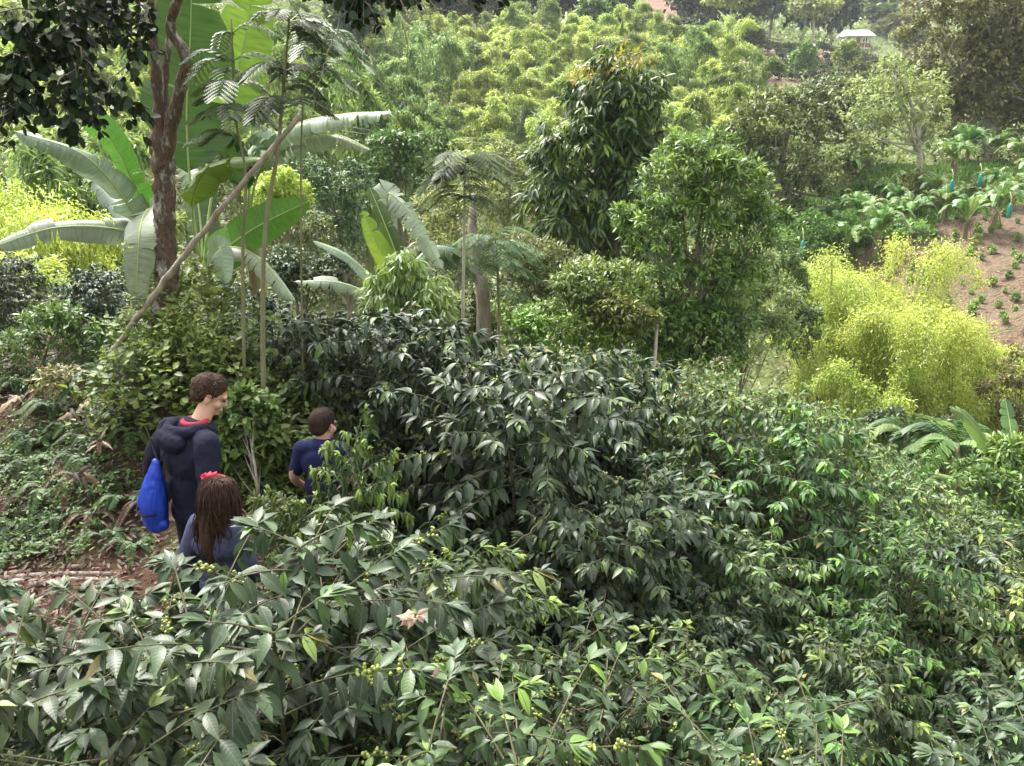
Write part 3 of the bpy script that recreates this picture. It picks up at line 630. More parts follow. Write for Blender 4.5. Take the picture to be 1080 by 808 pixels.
px_tree('dense_tree', 'dark green tree above the upright banana leaves', 'tree', [(415, 165, 35, 25), (445, 160, 28, 22), (430, 190, 38, 25), (400, 200, 22, 22)], 35, 'mid_green', 6500, 5, .5, .2, tint=(0, .2))
px_tree('scrub_tree', 'thin pale scrub tree between the feathery sapling and the mango tree', 'tree', [(545, 170, 30, 18), (530, 200, 35, 28), (555, 225, 30, 28), (520, 240, 30, 22)], 25, 'pale', 5500, 5, .35, .1, 'bark_pale', tint=(0, .5), clump_r=.4, inner=.5)
px_tree('shrub', 'olive shrub at the left foot of the mango tree', 'shrub', [(560, 275, 36, 26), (590, 295, 35, 28), (535, 300, 30, 28), (570, 325, 45, 22)], 17, 'olive', 7500, 6, .32, .06, T=T_MID, tint=(0, .5))
px_tree('shrub', 'leafy green shrub below the mango tree', 'shrub', [(625, 300, 38, 26), (655, 315, 35, 30), (610, 330, 35, 25), (640, 345, 40, 20)], 14, 'mid_green', 8000, 7, .35, .05, T=T_MID, tint=(0, .35))
px_tree('shrub', 'yellowish olive shrub to the right of the bright green tree', 'shrub', [(795, 285, 30, 25), (775, 315, 32, 28), (815, 320, 28, 25), (795, 350, 40, 25), (760, 350, 30, 25)], 18, 'pale', 8000, 6, .35, .05, T=T_MID, tint=(0, .7))
px_tree('shrub', 'dark leafy shrub under the bright green tree', 'shrub', [(700, 345, 35, 28), (735, 350, 35, 28), (760, 375, 30, 18), (690, 372, 30, 16)], 14.5, 'mango', 6500, 7, .35, .05, T=T_MID, tint=(0, .35))
px_tree('shrub', 'round yellow bush behind the leaning dead pole', 'shrub', [(292, 200, 26, 20), (312, 212, 18, 18), (285, 222, 20, 14)], 16, 'yellow', 5000, 4.5, .5, .05, tint=(0, .7))
px_tree('shrub', 'grey-green shrub behind the leaning dead pole', 'shrub', [(245, 205, 30, 25), (262, 225, 22, 20), (330, 245, 22, 25), (300, 250, 28, 18)], 17, 'olive', 5000, 4.5, .45, .05, tint=(0, .3))
px_tree('dark_shrub', 'dark shady shrub with a crooked trunk left of the upright banana leaves', 'shrub', [(345, 215, 30, 30), (325, 190, 30, 25), (350, 250, 35, 25), (375, 200, 22, 30)], 22, 'dark', 6500, 4.5, .45, .12, tint=(0, .8))
px_tree('dark_shrub', 'dark round shrub under the two small banana leaves', 'shrub', [(330, 300, 30, 22), (355, 285, 25, 20), (305, 285, 25, 22)], 14, 'dark', 5500, 5, .45, .05, tint=(0, .4))
px_tree('shrub', 'olive shrub filling the valley below the airy tree', 'shrub', [(905, 165, 28, 18), (885, 185, 22, 20)], 52, 'olive', 2600, 4.5, .5, .1, tint=(.2, .8))
px_tree('shrub', 'olive shrub at the right foot of the mango tree', 'shrub', [(650, 330, 26, 18), (675, 338, 18, 15)], 13.4, 'olive', 2600, 7, .35, .03, T=T_MID, tint=(.4, 1))
px_tree('shrub', 'pale green shrub behind the stake and the dark bushes', 'shrub', [(580, 345, 45, 22), (640, 360, 40, 20), (530, 345, 35, 22), (690, 355, 30, 20)], 15.5, 'mid_green', 8000, 6.5, .36, .04, T=T_MID, tint=(0, .6), inner=.4)
px_tree('shrub', 'loose olive shrub around the foot of the thick old trunk', 'shrub', [(480, 330, 35, 22), (520, 320, 30, 26), (455, 345, 28, 18), (500, 350, 36, 16)], 14.6, 'olive', 6000, 6, .36, .04, T=T_MID, tint=(0, .8), inner=.45)
px_tree('shrub', 'dark green shrub among the banana plants at the slope middle', 'shrub', [(915, 245, 20, 12), (955, 245, 22, 12), (890, 240, 16, 12)], 41.5, 'mid_green', 3000, 4.5, .45, .05, tint=(0, .5))
px_tree('shrub', 'yellowish shrub among the banana plants below the huge tree', 'shrub', [(1000, 208, 20, 12), (1035, 205, 22, 12), (970, 195, 18, 12)], 49, 'olive', 3000, 4.5, .45, .05, tint=(.2, 1))
px_tree('shrub', 'green shrub in the valley between mango tree and thick stump', 'shrub', [(475, 255, 40, 26), (505, 215, 30, 22), (455, 225, 30, 20), (490, 285, 36, 20)], 27, 'pale', 6500, 5, .4, .06, tint=(0, .6))
px_tree('shrub', 'brown-green shrub at the right edge above the tree ferns', 'shrub', [(1065, 415, 30, 22), (1080, 390, 25, 20), (1075, 450, 30, 22)], 20, 'brownish', 4500, 5, .4, .05, tint=(0, .9))
px_tree('shrub', 'dark shrub in the gully under the yellow bamboo', 'shrub', [(985, 462, 40, 20), (1045, 490, 45, 30), (940, 448, 30, 12)], 18.5, 'dark', 9000, 5.5, .4, .05, tint=(0, .5))
px_tree('shrub', 'olive shrub beside the left edge of the yellow bamboo', 'shrub', [(830, 300, 20, 40), (838, 345, 25, 30)], 22, 'olive', 5000, 5, .4, .05, tint=(0, .4))
px_tree('shrub', 'green shrub below the avocado tree beside the banana slope', 'shrub', [(850, 250, 30, 22), (870, 275, 26, 20), (835, 272, 26, 20)], 40, 'mid_green', 4500, 4.5, .45, .08, tint=(0, .5))
# far trees along the skyline and round the terraces
FT = [(733, 5, 22, 35, 160, 'dark', 'dark tree beside the red landslip scar'), (750, 0, 28, 38, 165, 'dark', 'dark skyline tree behind the tall pale trunk'), (790, 5, 26, 34, 175, 'dark', 'dark skyline tree behind the round terrace tree'),
      (815, -5, 26, 30, 190, 'dark', 'dark skyline tree above the round terrace tree'), (850, 5, 28, 36, 185, 'dark', 'dark skyline tree above the terraces'), (880, 15, 24, 34, 190, 'dark', 'dark skyline tree just left of the white house'),
      (915, -8, 28, 22, 270, 'olive', 'hazy tree high above the white house'), (950, 5, 22, 25, 270, 'dark', 'hazy dark tree above the white posts'), (975, 15, 20, 22, 260, 'dark', 'hazy dark tree beside the huge olive-brown tree'), (930, 28, 20, 14, 225, 'olive', 'rounded olive tree right of the white house'),
      (945, 45, 18, 12, 215, 'olive', 'rounded tree below the white posts'), (958, 58, 22, 14, 190, 'olive', 'rounded tree behind the top of the airy tree'), (965, 35, 15, 15, 240, 'dark', 'small hazy tree beside the white posts'),
      (848, 73, 14, 16, 140, 'mid_green', 'round dark green tree in front of the terraces'), (893, 62, 13, 16, 145, 'mid_green', 'round dark green tree at the right end of the terraces'), (790, 38, 16, 14, 140, 'olive', 'pale rounded tree at the left end of the terraces'),
      (655, -6, 18, 14, 150, 'dark', 'dark skyline tree left of the landslip scar'), (625, 8, 18, 14, 140, 'mid_green', 'dark green tree poking over the bamboo'), (590, -8, 26, 16, 150, 'dark', 'dark skyline tree behind the white pole'), (550, -6, 26, 14, 145, 'dark', 'dark skyline tree over the middle of the bamboo'),
      (505, -10, 26, 14, 140, 'dark', 'dark skyline tree under the dark hanging leaves'), (460, -8, 24, 14, 138, 'dark', 'dark skyline tree above the left bamboo'), (420, -5, 24, 16, 130, 'dark', 'dark skyline tree behind the hanging twigs'), (730, 35, 20, 14, 140, 'dark', 'low dark tree at the top right of the bamboo'),
      (765, 52, 16, 10, 130, 'olive', 'low olive tree at the edge of the bamboo'), (370, -5, 28, 20, 110, 'dark', 'dark tree on the hill behind the saplings'), (905, 80, 16, 10, 120, 'olive', 'small tree below the terraces behind the airy tree'),
      (925, -2, 34, 18, 310, 'olive', 'hazy tree on the far crest above the white house'), (985, -8, 30, 20, 330, 'olive', 'hazy tree on the far crest behind the huge tree'), (870, -14, 34, 20, 300, 'olive', 'hazy tree on the far crest above the terraces')]
FTT = {}
for mt in ('dark', 'olive', 'mid_green'):
    FTT[mt] = [make_tree('far_tree', (0, 0, 0), [(0, 0, 6.5, 3.4, 3.4, 3.2), (1.6, .5, 5, 2.6, 2.6, 2.6), (-1.8, -.6, 5.2, 2.6, 2.6, 2.6), (.3, 0, 8.4, 2.2, 2.2, 2.2)], 4200, .85, .5, mt, .28, 'bark_pale', tint=(0, .6)) for _ in range(2)]
for i, (px, py, hw, hh, Y, mt, lab) in enumerate(FT):
    p = ray(px, py, Y); g = tz(p[0], p[1]); mpp = Y / .95 / FPX; sx = hw * mpp / 4.3; H = max(6, p[2] + hh * mpp - g)
    place_t(FTT[mt][i % 2], (p[0], p[1], g), rng.uniform(0, TAU), (sx, sx, H / 10.5), lab, 'tree', 'trees on the far hillside')
# slim pale-trunked trees
def slim_tree(px, pyb, pyt, Y, lean, lab):
    b = ray(px, pyb, Y); t = ray(px + lean, pyt, Y); g = tz(b[0], b[1]); b[2] = min(b[2], g); root = empty('slim_tree', (b[0], b[1], g)); b0 = np.array([b[0], b[1], g])
    G = Geo(); tube(G, smooth_path([b - b0, (b + t) / 2 - b0 + [.5, 0, 0], t - b0], 10), np.linspace(.35, .14, 10), 6); G.obj('trunk', M['bark_pale'], root)
    G = Geo(); mp = Y / FPX; c = t - b0; crown_geo(G, [(c[0], c[1], c[2], 24 * mp, 18 * mp, 8 * mp), (c[0] + 10 * mp, c[1], c[2] + 6 * mp, 16 * mp, 12 * mp, 6 * mp)], 2500, .7, .4, tint=(.2, .8)); G.obj('crown', M['pale'], root)
    tag(root, lab, 'tree')
slim_tree(763, 55, -2, 138, 8, 'slim pale-trunked tree rising over the right end of the bamboo')
slim_tree(852, 60, 10, 160, 6, 'slim pale trunk at the top of the terraces')
# terrace rows: low coffee rows on the brown field
GT = Geo(); crown_geo(GT, [(0, 0, .45, .75, .6, .5)], 260, .35, .2, tint=(0, .4)); rb = GT.obj('terrace_shrub', M['dark'])
cnt = 0
for r in range(8):
    Y = 137 + r * 4.4
    for k in range(13):
        x = 41 + k * 2.3 + rng.uniform(-.3, .3) + r * .9
        if not in_poly(np.array(x), np.array(Y), TERR): continue
        o = rb if cnt == 0 else rb.copy()
        if cnt: S.collection.objects.link(o)
        o.location = (x, Y, tz(x, Y)); sc = rng.uniform(.8, 1.3); o.scale = (sc * 1.2, sc, sc); o.rotation_euler = (0, 0, rng.uniform(-.3, .3)); cnt += 1
        tag(o, f'small dark shrub in the {ORD[r]} planted row up the brown terraced field', 'shrub', f'shrubs of the {ORD[r]} row on the terraced field')

# ---- house, posts, pole, wires
def boxg(G, lo, hi):
    x0, y0, z0 = lo; x1, y1, z1 = hi
    V = [(x0, y0, z0), (x1, y0, z0), (x1, y1, z0), (x0, y1, z0), (x0, y0, z1), (x1, y0, z1), (x1, y1, z1), (x0, y1, z1)]
    G.add(V, np.array([(0, 3, 2, 1), (4, 5, 6, 7), (0, 1, 5, 4), (1, 2, 6, 5), (2, 3, 7, 6), (3, 0, 4, 7)]))
M['white'] = noise_mat('white_wall', [(.74, .74, .72), (.82, .82, .8)], 1, .8, .1)
M['roofsheet'] = noise_mat('pale_roof', [(.7, .7, .7), (.8, .8, .8)], 1, .5, .1)
M['redpaint'] = noise_mat('red_paint', [(.30, .06, .05), (.38, .09, .07)], 1, .6, .1)
M['darkglass'] = noise_mat('dark_glass', [(.03, .035, .04), (.05, .055, .06)], 1, .15, 0)
h = ray(905, 46, 205); g = max(tz(h[0], h[1]), h[2] - .8)
hs = empty('house', (h[0], h[1], g)); tag(hs, 'small white farmhouse with red lower wall on the far hillside', 'house')
G = Geo(); boxg(G, (-3.1, 0, -3), (3.1, 4, -.02)); boxg(G, (-3, 0.1, .9), (3, 3.9, 2.6)); G.obj('wall', M['white'], hs, False)
G = Geo(); boxg(G, (-3.03, .07, -.02), (3.03, 3.93, .9)); G.obj('skirting_wall', M['redpaint'], hs, False)
G = Geo(); G.add([(-3.7, -1.3, 2.35), (3.7, -1.3, 2.35), (3.0, 2, 4.0), (-3.0, 2, 4.0), (-3.7, 4.6, 2.6), (3.7, 4.6, 2.6), (-3.7, -1.3, 2.5), (3.7, -1.3, 2.5)], [np.array([(0, 1, 2, 3), (3, 2, 5, 4), (0, 6, 7, 1)]), np.array([(0, 3, 4), (1, 5, 2)])]); G.obj('roof', M['roofsheet'], hs, False)
for x in (-2.0, 1.6):
    G = Geo(); boxg(G, (x - .45, .04, 1.1), (x + .45, .12, 2.0)); G.obj('window', M['darkglass'], hs, False)
G = Geo(); boxg(G, (-.45, .02, 0), (.45, .1, 2.05)); G.obj('door', M['redpaint'], hs, False)
for x in (-3.4, -1.2, 1.2, 3.4):
    G = Geo(); boxg(G, (x - .07, -1.1, -1.0), (x + .07, -.96, 2.4)); G.obj('porch_post', M['white'], hs, False)
for px, lab in ((943, 'white utility post with crossbar left of its twin beyond the airy tree'), (951, 'white utility post with crossbar, nearer the huge olive-brown tree')):
    p = ray(px, 48, 200); g = tz(p[0], p[1]); root = empty('utility_post', (p[0], p[1], g)); tag(root, lab, 'post', 'white posts beyond the house')
    ht = ray(px, 37, 200)[2] - g
    G = Geo(); tube(G, [(0, 0, -.5), (0, 0, max(ht, 3))], [.25, .2], 8); G.obj('pole', M['white'], root)
    G = Geo(); boxg(G, (-1.1, -.12, max(ht, 3) - .5), (1.1, .12, max(ht, 3) - .15)); G.obj('crossbar', M['white'], root)
p = ray(597, 22, 135); g = tz(p[0], p[1]); G = Geo(); tp = ray(597, 13, 135); tube(G, [(0, 0, -.5), (0, 0, tp[2] - g)], [.2, .16], 8); o = G.obj('white_pole', M['white']); o.location = (p[0], p[1], g); tag(o, 'thin white pole sticking up from the top of the bamboo', 'pole')
M['wire'] = noise_mat('wire', [(.28, .28, .28), (.34, .34, .34)], 2, .6, 0)
for k, lab in ((0, 'thin grey overhead wire, upper of the pair crossing below the bamboo hillside'), (1, 'thin grey overhead wire, lower of the pair crossing below the bamboo hillside')):
    G = Geo(); a = ray(330, 128 + 5 * k, 34); b = ray(520, 146 + 5 * k, 50); m = (a + b) / 2 - [0, 0, .25]; tube(G, smooth_path([a, m, b], 14), .014, 4)
    tag(G.obj('overhead_wire', M['wire']), lab, 'wire', 'wires over the valley')

# ---- banana plants
def banana_leaf(pts, W, up, mat, root, tears=7, droop=.35, n=34, tint=(.2, .6), ribr=.016, petiole=.12, name='leaf'):
    """pts: midrib control points base->tip (relative to root); up: direction the upper face looks to"""
    c = smooth_path(pts, n); T = nrm(np.gradient(c, axis=0)); up = np.broadcast_to(np.array(up, float), T.shape)
    Sd = nrm(np.cross(T, up)); U = np.cross(Sd, T); s = np.linspace(0, 1, n)
    prof = np.clip((s - petiole) / (1 - petiole), 0, 1); prof = np.minimum(1, (prof * 7) ** .6) * np.sqrt(np.clip(1 - prof ** 5, 0, 1)) * (1 - .25 * prof)
    G = Geo()
    for sg in (-1, 1):
        cuts = np.sort(rng.choice(np.arange(int(n * petiole) + 3, n - 2), min(tears, n // 3), replace=False)) if tears else []
        seg = np.searchsorted(cuts, np.arange(n), side='right') if tears else np.zeros(n, int)
        for k in np.unique(seg):
            ii = np.where(seg == k)[0]
            if k < seg.max(): ii = np.append(ii, ii[-1] + 1)
            if len(ii) < 2: continue
            dr = droop + rng.normal(0, .16) * (1 if tears else .2); rows_ = []; nw = 6
            sh = rng.normal(0, .03); gp = rng.uniform(.0, .10) * W if tears else 0
            tap = np.ones(len(ii))
            if tears and len(ii) > 2: tap = 1 - .16 * np.abs(np.linspace(-1, 1, len(ii))) ** 3
            for j in range(nw):
                f = j / (nw - 1); w_ = prof[ii] * W / 2 * f * (1 if f < .9 else tap)
                ang = dr * f * 1.1
                off = Sd[ii] * sg * (w_ * math.cos(ang))[:, None] - U[ii] * (w_ * math.sin(ang))[:, None] + T[ii] * (w_ * (.15 + sh * f))[:, None] - T[ii] * ((gp * f ** 1.5 * np.linspace(-1, 1, len(ii)) * (np.abs(np.linspace(-1, 1, len(ii))) > .3)))[:, None]
                off = off + U[ii] * (np.sin(s[ii] * 60) * .006 * f * W)[:, None]
                rows_.append(c[ii] + off)
            R = np.stack(rows_, 1); m = len(ii); i = np.arange(m - 1)[:, None] * nw; j = np.arange(nw - 1)[None]
            F = np.stack([i + j, i + j + 1, i + nw + j + 1, i + nw + j], -1).reshape(-1, 4)
            uvv = np.stack([np.repeat(s[ii], nw), np.tile(np.linspace(0, 1, nw), m)], -1); uvv[:, 0] += sg * 7
            G.add(R.reshape(-1, 3), F, rng.uniform(*tint), uvv)
    lf = G.obj(name, M[mat], root)
    G = Geo(); tube(G, c - U * .002, np.linspace(ribr, ribr * .25, n), 6); G.obj('midrib', M['rib'], lf)
    return lf
def banana_plant(px, py, Y, lab, lvs, stem_top_r=.09, stem=True, cat='banana plant', topp=None):
    top = ray(px, py, Y); g = tz(top[0], top[1]); root = empty('banana_plant', (top[0], top[1], g)); b0 = np.array([top[0], top[1], g])
    if stem:
        G = Geo(); tube(G, smooth_path([(0, 0, -.2), (0.03, 0, (top[2] - g) * .5), tuple(top - b0)], 12), np.linspace(.13, stem_top_r * .7, 12), 10, 0, .03); G.obj('pseudostem', M['stem'], root)
    for L in lvs:
        P = [top - b0] if L.get('join', True) else []
        P += [ray(*q) - b0 for q in L['p']]
        banana_leaf(P, L['w'], L.get('up', (0, -.5, 1)), L.get('m', 'banana'), root, L.get('t', 6), L.get('d', .35), 40, petiole=L.get('pet', .12))
    tag(root, lab, cat); return root
banana_plant(166, 262, 7.6, 'banana plant behind the red-barked trunk with long grey leaves reaching out', [
    dict(p=[(140, 222, 7.4), (90, 165, 7.1), (15, 138, 6.8)], w=.40, m='banana_pale', up=(-.2, -.6, .8), t=5, d=.5),
    dict(p=[(150, 215, 7.5), (118, 150, 7.4), (82, 112, 7.4)], w=.42, m='banana_lit', up=(-.6, -1, .35), t=6, d=.15),
    dict(p=[(130, 243, 7.4), (60, 240, 7.1), (-12, 262, 6.9)], w=.34, m='banana_pale', up=(0, -.9, .5), t=4, d=.5),
    dict(p=[(160, 222, 7.3), (150, 232, 7.0), (146, 262, 6.8), (143, 318, 6.8)], w=.42, m='banana_pale', up=(0, -1, .2), t=3, d=.12, pet=.25),
    dict(p=[(150, 235, 7.6), (120, 205, 8.0), (95, 180, 8.4)], w=.4, m='banana', up=(0, -.3, 1), t=5),
    dict(p=[(155, 285, 7.5), (148, 300, 7.4), (152, 318, 7.3)], w=.26, m='banana_lit', up=(-.3, -1, .3), t=0, d=.1)])
banana_plant(214, 292, 7.9, 'banana plant with one giant upright leaf behind the leaning pole', [
    dict(p=[(203, 220, 7.9), (197, 130, 7.9), (200, 60, 7.8), (203, -40, 7.6)], w=.98, m='banana', up=(.15, -1, .15), t=3, d=.12, pet=.36),
    dict(p=[(222, 215, 8.1), (240, 120, 8.3), (262, 20, 8.3), (262, -50, 8.2)], w=.6, m='banana_lit', up=(-.2, 1, .3), t=3, d=.1, pet=.4),
    dict(p=[(203, 225, 7.7), (213, 186, 7.5), (240, 168, 7.3), (285, 166, 7.1)], w=.40, m='banana_lit', up=(0, .2, 1), t=7, d=.55, pet=.3),
    dict(p=[(232, 268, 7.8), (270, 240, 7.6), (326, 212, 7.4)], w=.46, m='banana_lit', up=(-.1, -1, .25), t=2, d=.12),
    dict(p=[(238, 262, 7.7), (272, 272, 7.5), (312, 318, 7.3)], w=.36, m='banana_pale', up=(.3, -.3, 1), t=5, d=.8),
    dict(p=[(225, 275, 7.6), (232, 262, 7.4), (238, 300, 7.2)], w=.3, m='banana_pale', up=(.2, -1, .3), t=2, d=.4),
    dict(p=[(212, 240, 8.1), (205, 195, 8.3), (192, 175, 8.5)], w=.4, m='banana', up=(0, -.8, .5), t=8, d=.3)])
banana_plant(262, 232, 8.6, 'banana plant with a torn pale leaf arching beyond the pole tip', [
    dict(p=[(268, 165, 8.4), (310, 132, 8.2), (365, 120, 8.0), (414, 118, 7.8)], w=.44, m='banana_pale', up=(0, -.35, 1), t=11, d=.75, pet=.3),
    dict(p=[(272, 185, 8.5), (300, 155, 8.3), (350, 142, 8.2), (392, 158, 8.1)], w=.38, m='banana_pale', up=(0, -.3, 1), t=12, d=.85, pet=.3),
    dict(p=[(255, 175, 8.4), (240, 135, 8.2), (210, 140, 8.0)], w=.6, m='banana', up=(0, .3, 1), t=13, d=.9, pet=.2),
    dict(p=[(265, 165, 8.5), (285, 140, 8.3), (250, 120, 8.1)], w=.55, m='banana_pale', up=(0, .2, 1), t=13, d=.8, pet=.2)])
banana_plant(424, 312, 11.0, 'banana plant with upright pale leaves above the lime weeping sapling', [
    dict(p=[(412, 285, 10.9), (396, 255, 10.8), (382, 222, 10.8)], w=.38, m='banana_lit', up=(-.4, -1, .2), t=2, d=.12),
    dict(p=[(418, 270, 11), (404, 232, 11), (390, 198, 11.1)], w=.30, m='banana', up=(-.3, -1, .3), t=5, d=.2),
    dict(p=[(420, 262, 11.1), (408, 205, 11.2), (435, 228, 11.1), (468, 285, 10.9)], w=.50, m='banana_pale', up=(.6, -.7, .6), t=12, d=.4, pet=.3),
    dict(p=[(400, 300, 10.8), (365, 270, 10.6), (330, 254, 10.5)], w=.26, m='banana_pale', up=(0, -.5, 1), t=4),
    dict(p=[(395, 310, 10.7), (355, 298, 10.4), (310, 297, 10.2)], w=.32, m='banana_pale', up=(0, -.6, 1), t=9, d=.5),
    dict(p=[(432, 285, 11), (455, 262, 11.2), (480, 262, 11.3)], w=.34, m='banana_pale', up=(0, -.5, 1), t=8, d=.5)])
# pale leaf poking in at the left edge
bp = empty('banana_plant', (-5.2, 6.0, tz(-5.2, 6.0))); b0 = np.array(bp.location)
G = Geo(); tube(G, smooth_path([(0, 0, -.2), (-.1, 0, 1), (0, 0, 1.9)], 8), np.linspace(.12, .07, 8), 8); G.obj('pseudostem', M['stem'], bp)
banana_leaf([(0, 0, 1.9), ray(-60, 160, 6) - b0, ray(-25, 102, 5.8) - b0, ray(28, 100, 5.6) - b0], .2, (0, -.5, 1), 'banana_pale', bp, 1, .3, 30)
banana_leaf([(0, 0, 1.9), ray(-50, 165, 6) - b0, ray(-20, 110, 5.7) - b0, ray(14, 118, 5.6) - b0], .24, (0, -.9, .6), 'banana_pale', bp, 1, .3, 30)
tag(bp, 'banana plant at the picture edge with two pale leaf tips showing', 'banana plant')

# hillside bananas
def hill_banana(nl, H):
    root = empty('banana_plant'); G = Geo(); tube(G, smooth_path([(0, 0, -.3), (.05, .03, H * .16), (0, 0, H * .32)], 7), np.linspace(.17, .1, 7), 8, 0, .08)
    st = G.obj('pseudostem', M['stem'], root)
    lg = []
    for i in range(nl):
        a = TAU * i * .382 + rng.uniform(-.3, .3); f = i / nl; up = .65 + .55 * f; out = 1.0 - .6 * f; d = np.array([math.cos(a), math.sin(a), 0]); L = H * .62 * rng.uniform(.8, 1.1)
        top = np.array([0, 0, H * .32])
        P = [top, top + d * L * out * .28 + [0, 0, L * up * .55], top + d * L * out * .68 + [0, 0, L * up * .75], top + d * L * out + [0, 0, L * (up * .75 - .35 * (1 - f))]]
        lf = banana_leaf(P, .72 * rng.uniform(.8, 1.1), (0, 0, 1.) if f < .8 else (-d[0], -d[1], .4), 'banana_hill', root, 6, .2, 16, (.1, .9), .03)
        lg.append(lf)
    # dead hanging leaves
    G = Geo(); 
    for k in range(4):
        a = rng.uniform(0, TAU); d = np.array([math.cos(a), math.sin(a), 0]); leaves(G, [np.array([0, 0, H * .32]) + d * .07], [d + [0, 0, -3.5]], [d], H * .26, .12, T_MID, .3, -.05, .2)
    dl = G.obj('dead_leaves', M['dry'], root)
    ribs = [c for l in lg for c in l.children]
    return root, [st, dl] + lg, {l: [c for c in l.children] for l in lg}
def dup_banana(t, loc, rz, sc):
    root, kids, sub = t
    r = root.copy(); S.collection.objects.link(r); r.location = loc; r.rotation_euler = (0, 0, rz); r.scale = (sc, sc, sc)
    for c in kids:
        d = c.copy(); S.collection.objects.link(d); d.parent = r
        for q in sub.get(c, []):
            e = q.copy(); S.collection.objects.link(e); e.parent = d
    return r
HB = [hill_banana(10, 2.9), hill_banana(12, 3.2), hill_banana(9, 2.5)]
first = [True] * 3
HBP = [(1005, 168, 54, 'behind the others on the highest part of the slope'), (1022, 152, 57, 'with the tallest upright leaves at the top of the slope'), (1050, 160, 56, 'beside the tallest one at the top of the slope'), (1075, 165, 54, 'at the picture edge on the top of the slope'),
       (905, 205, 48, 'under the pale trunk of the airy tree'), (930, 200, 50, 'just right of the airy tree trunk'), (955, 198, 50, 'between the airy tree and the huge tree'), (985, 205, 47, 'below the trunk of the huge tree'),
       (1015, 200, 47, 'third in from the picture edge in the upper middle row'), (1045, 195, 47, 'second in from the picture edge in the upper middle row'), (1072, 200, 46, 'at the picture edge with a teal bag on its fruit'),
       (880, 225, 45, 'beside the shrub below the avocado tree'), (910, 228, 44, 'with yellowing leaves in the middle of the slope'), (940, 232, 44, 'in the middle of the slope over dead brown leaves'), (970, 228, 44, 'above the bright grass patch'),
       (1022, 222, 42, 'standing alone at the top edge of the bare soil'), (1052, 222, 42, 'at the upper edge of the bare soil near the picture edge'), (865, 250, 42, 'at the lower left of the slope'), (893, 258, 40, 'with broad leaves above the yellow bamboo'),
       (925, 255, 40, 'with one bright upright leaf above the yellow bamboo'), (850, 268, 40, 'lowest of all beside the yellow bamboo'), (995, 225, 45, 'between the grass patch and the lone plant'), (895, 190, 52, 'in the shade below the dark slanting trunk'), (1085, 185, 50, 'half cut off by the picture edge'),
       (875, 275, 39, 'tucked between shrubs over the yellow bamboo'), (945, 210, 47, 'in front of the shade of the huge tree'), (985, 175, 60, 'in the top row at the foot of the huge tree'), (1012, 175, 62, 'second from its left end in the top row'), (1042, 170, 63, 'third from its left end in the top row'), (1074, 168, 61, 'at the picture edge in the top row'), (960, 215, 44, 'near the middle of the lower slope'), (1005, 190, 51, 'below the top row beside the huge trunk')]
M['tealbag'] = noise_mat('teal_plastic', [(.015, .17, .14), (.03, .26, .21)], 3, .35, .3, .02)
HBPOS = []
for i, (px, py, Y, lab) in enumerate(HBP):
    p = ray(px, py, Y); k = i % 3; g = tz(p[0], p[1]); sc = rng.uniform(.6, 1.08)
    g = max(g, p[2] - 2.2) if False else g
    if first[k]: o = HB[k][0]; first[k] = False; o.location = (p[0], p[1], g); o.rotation_euler = (0, 0, rng.uniform(0, TAU)); o.scale = (sc, sc, sc)
    else: o = dup_banana(HB[k], (p[0], p[1], g), rng.uniform(0, TAU), sc)
    for kk in ('label', 'category', 'group'):
        if kk in o: del o[kk]
    tag(o, 'banana plant ' + lab, 'banana plant', 'banana plants on the slope above the bare field'); HBPOS.append(p)
for px, py, Y, lab in ((992, 194, 46, 'teal plastic fruit bag hanging left of its neighbour on the banana slope'), (1021, 188, 46, 'teal plastic fruit bag hanging in the upper banana plants'), (1050, 219, 41, 'teal plastic fruit bag hanging over the bare soil edge'), (837, 257, 38, 'teal plastic fruit bag low beside the avocado tree')):
    G = Geo(); tube(G, smooth_path([(0, 0, .32), (0, 0, .1), (.02, 0, -.2), (0, 0, -.38)], 8), np.array([.03, .08, .11, .12, .12, .10, .08, .05]), 9, 0, .08); o = G.obj('fruit_bag', M['tealbag']); p = ray(px, py, Y); g = tz(p[0], p[1]); o.location = (p[0], p[1] - 1.2, max(p[2], g + .9)); tag(o, lab, 'bag', 'teal bags over the banana bunches')
    G = Geo(); tube(G, smooth_path([(0, .25, .85), (0, .05, .6), (0, 0, .3)], 6), .025, 5); G.obj('fruit_stalk', M['rib'], o)
# seedlings on the bare soil
GT = Geo(); crown_geo(GT, [(0, 0, .28, .26, .26, .28)], 420, .13, .055, T_MID, tint=(0, .5), inner=.5); sd = GT.obj('coffee_seedling', M['mid_green'])
GT2 = Geo(); tube(GT2, [(0, 0, -.1), (0, 0, .3)], [.012, .006], 4); sdst = GT2.obj('stem', M['twig'], sd)
cnt = 0
for r in range(24):
    for k in range(26):
        x = 15 + k * 1.15 + (r % 2) * .9 + rng.uniform(-.35, .35); y = 26 + r * .92 + rng.uniform(-.3, .3) - k * .12
        if not in_poly(np.array(x), np.array(y), SOIL) or rng.random() < .12: continue
        px, py = proj((x, y, tz(x, y)));
        if px > 1095: continue
        if cnt: o = dup(sd, [sdst], (x, y, tz(x, y)))
        else: o = sd; o.location = (x, y, tz(x, y))
        sc = rng.uniform(.3, .75); o.scale = (sc, sc, sc); o.rotation_euler = (0, 0, rng.uniform(0, TAU)); cnt += 1
        tag(o, 'small young coffee seedling planted in the bare reddish soil', 'seedling', 'young coffee seedlings on the bare field')
print('seedlings', cnt)
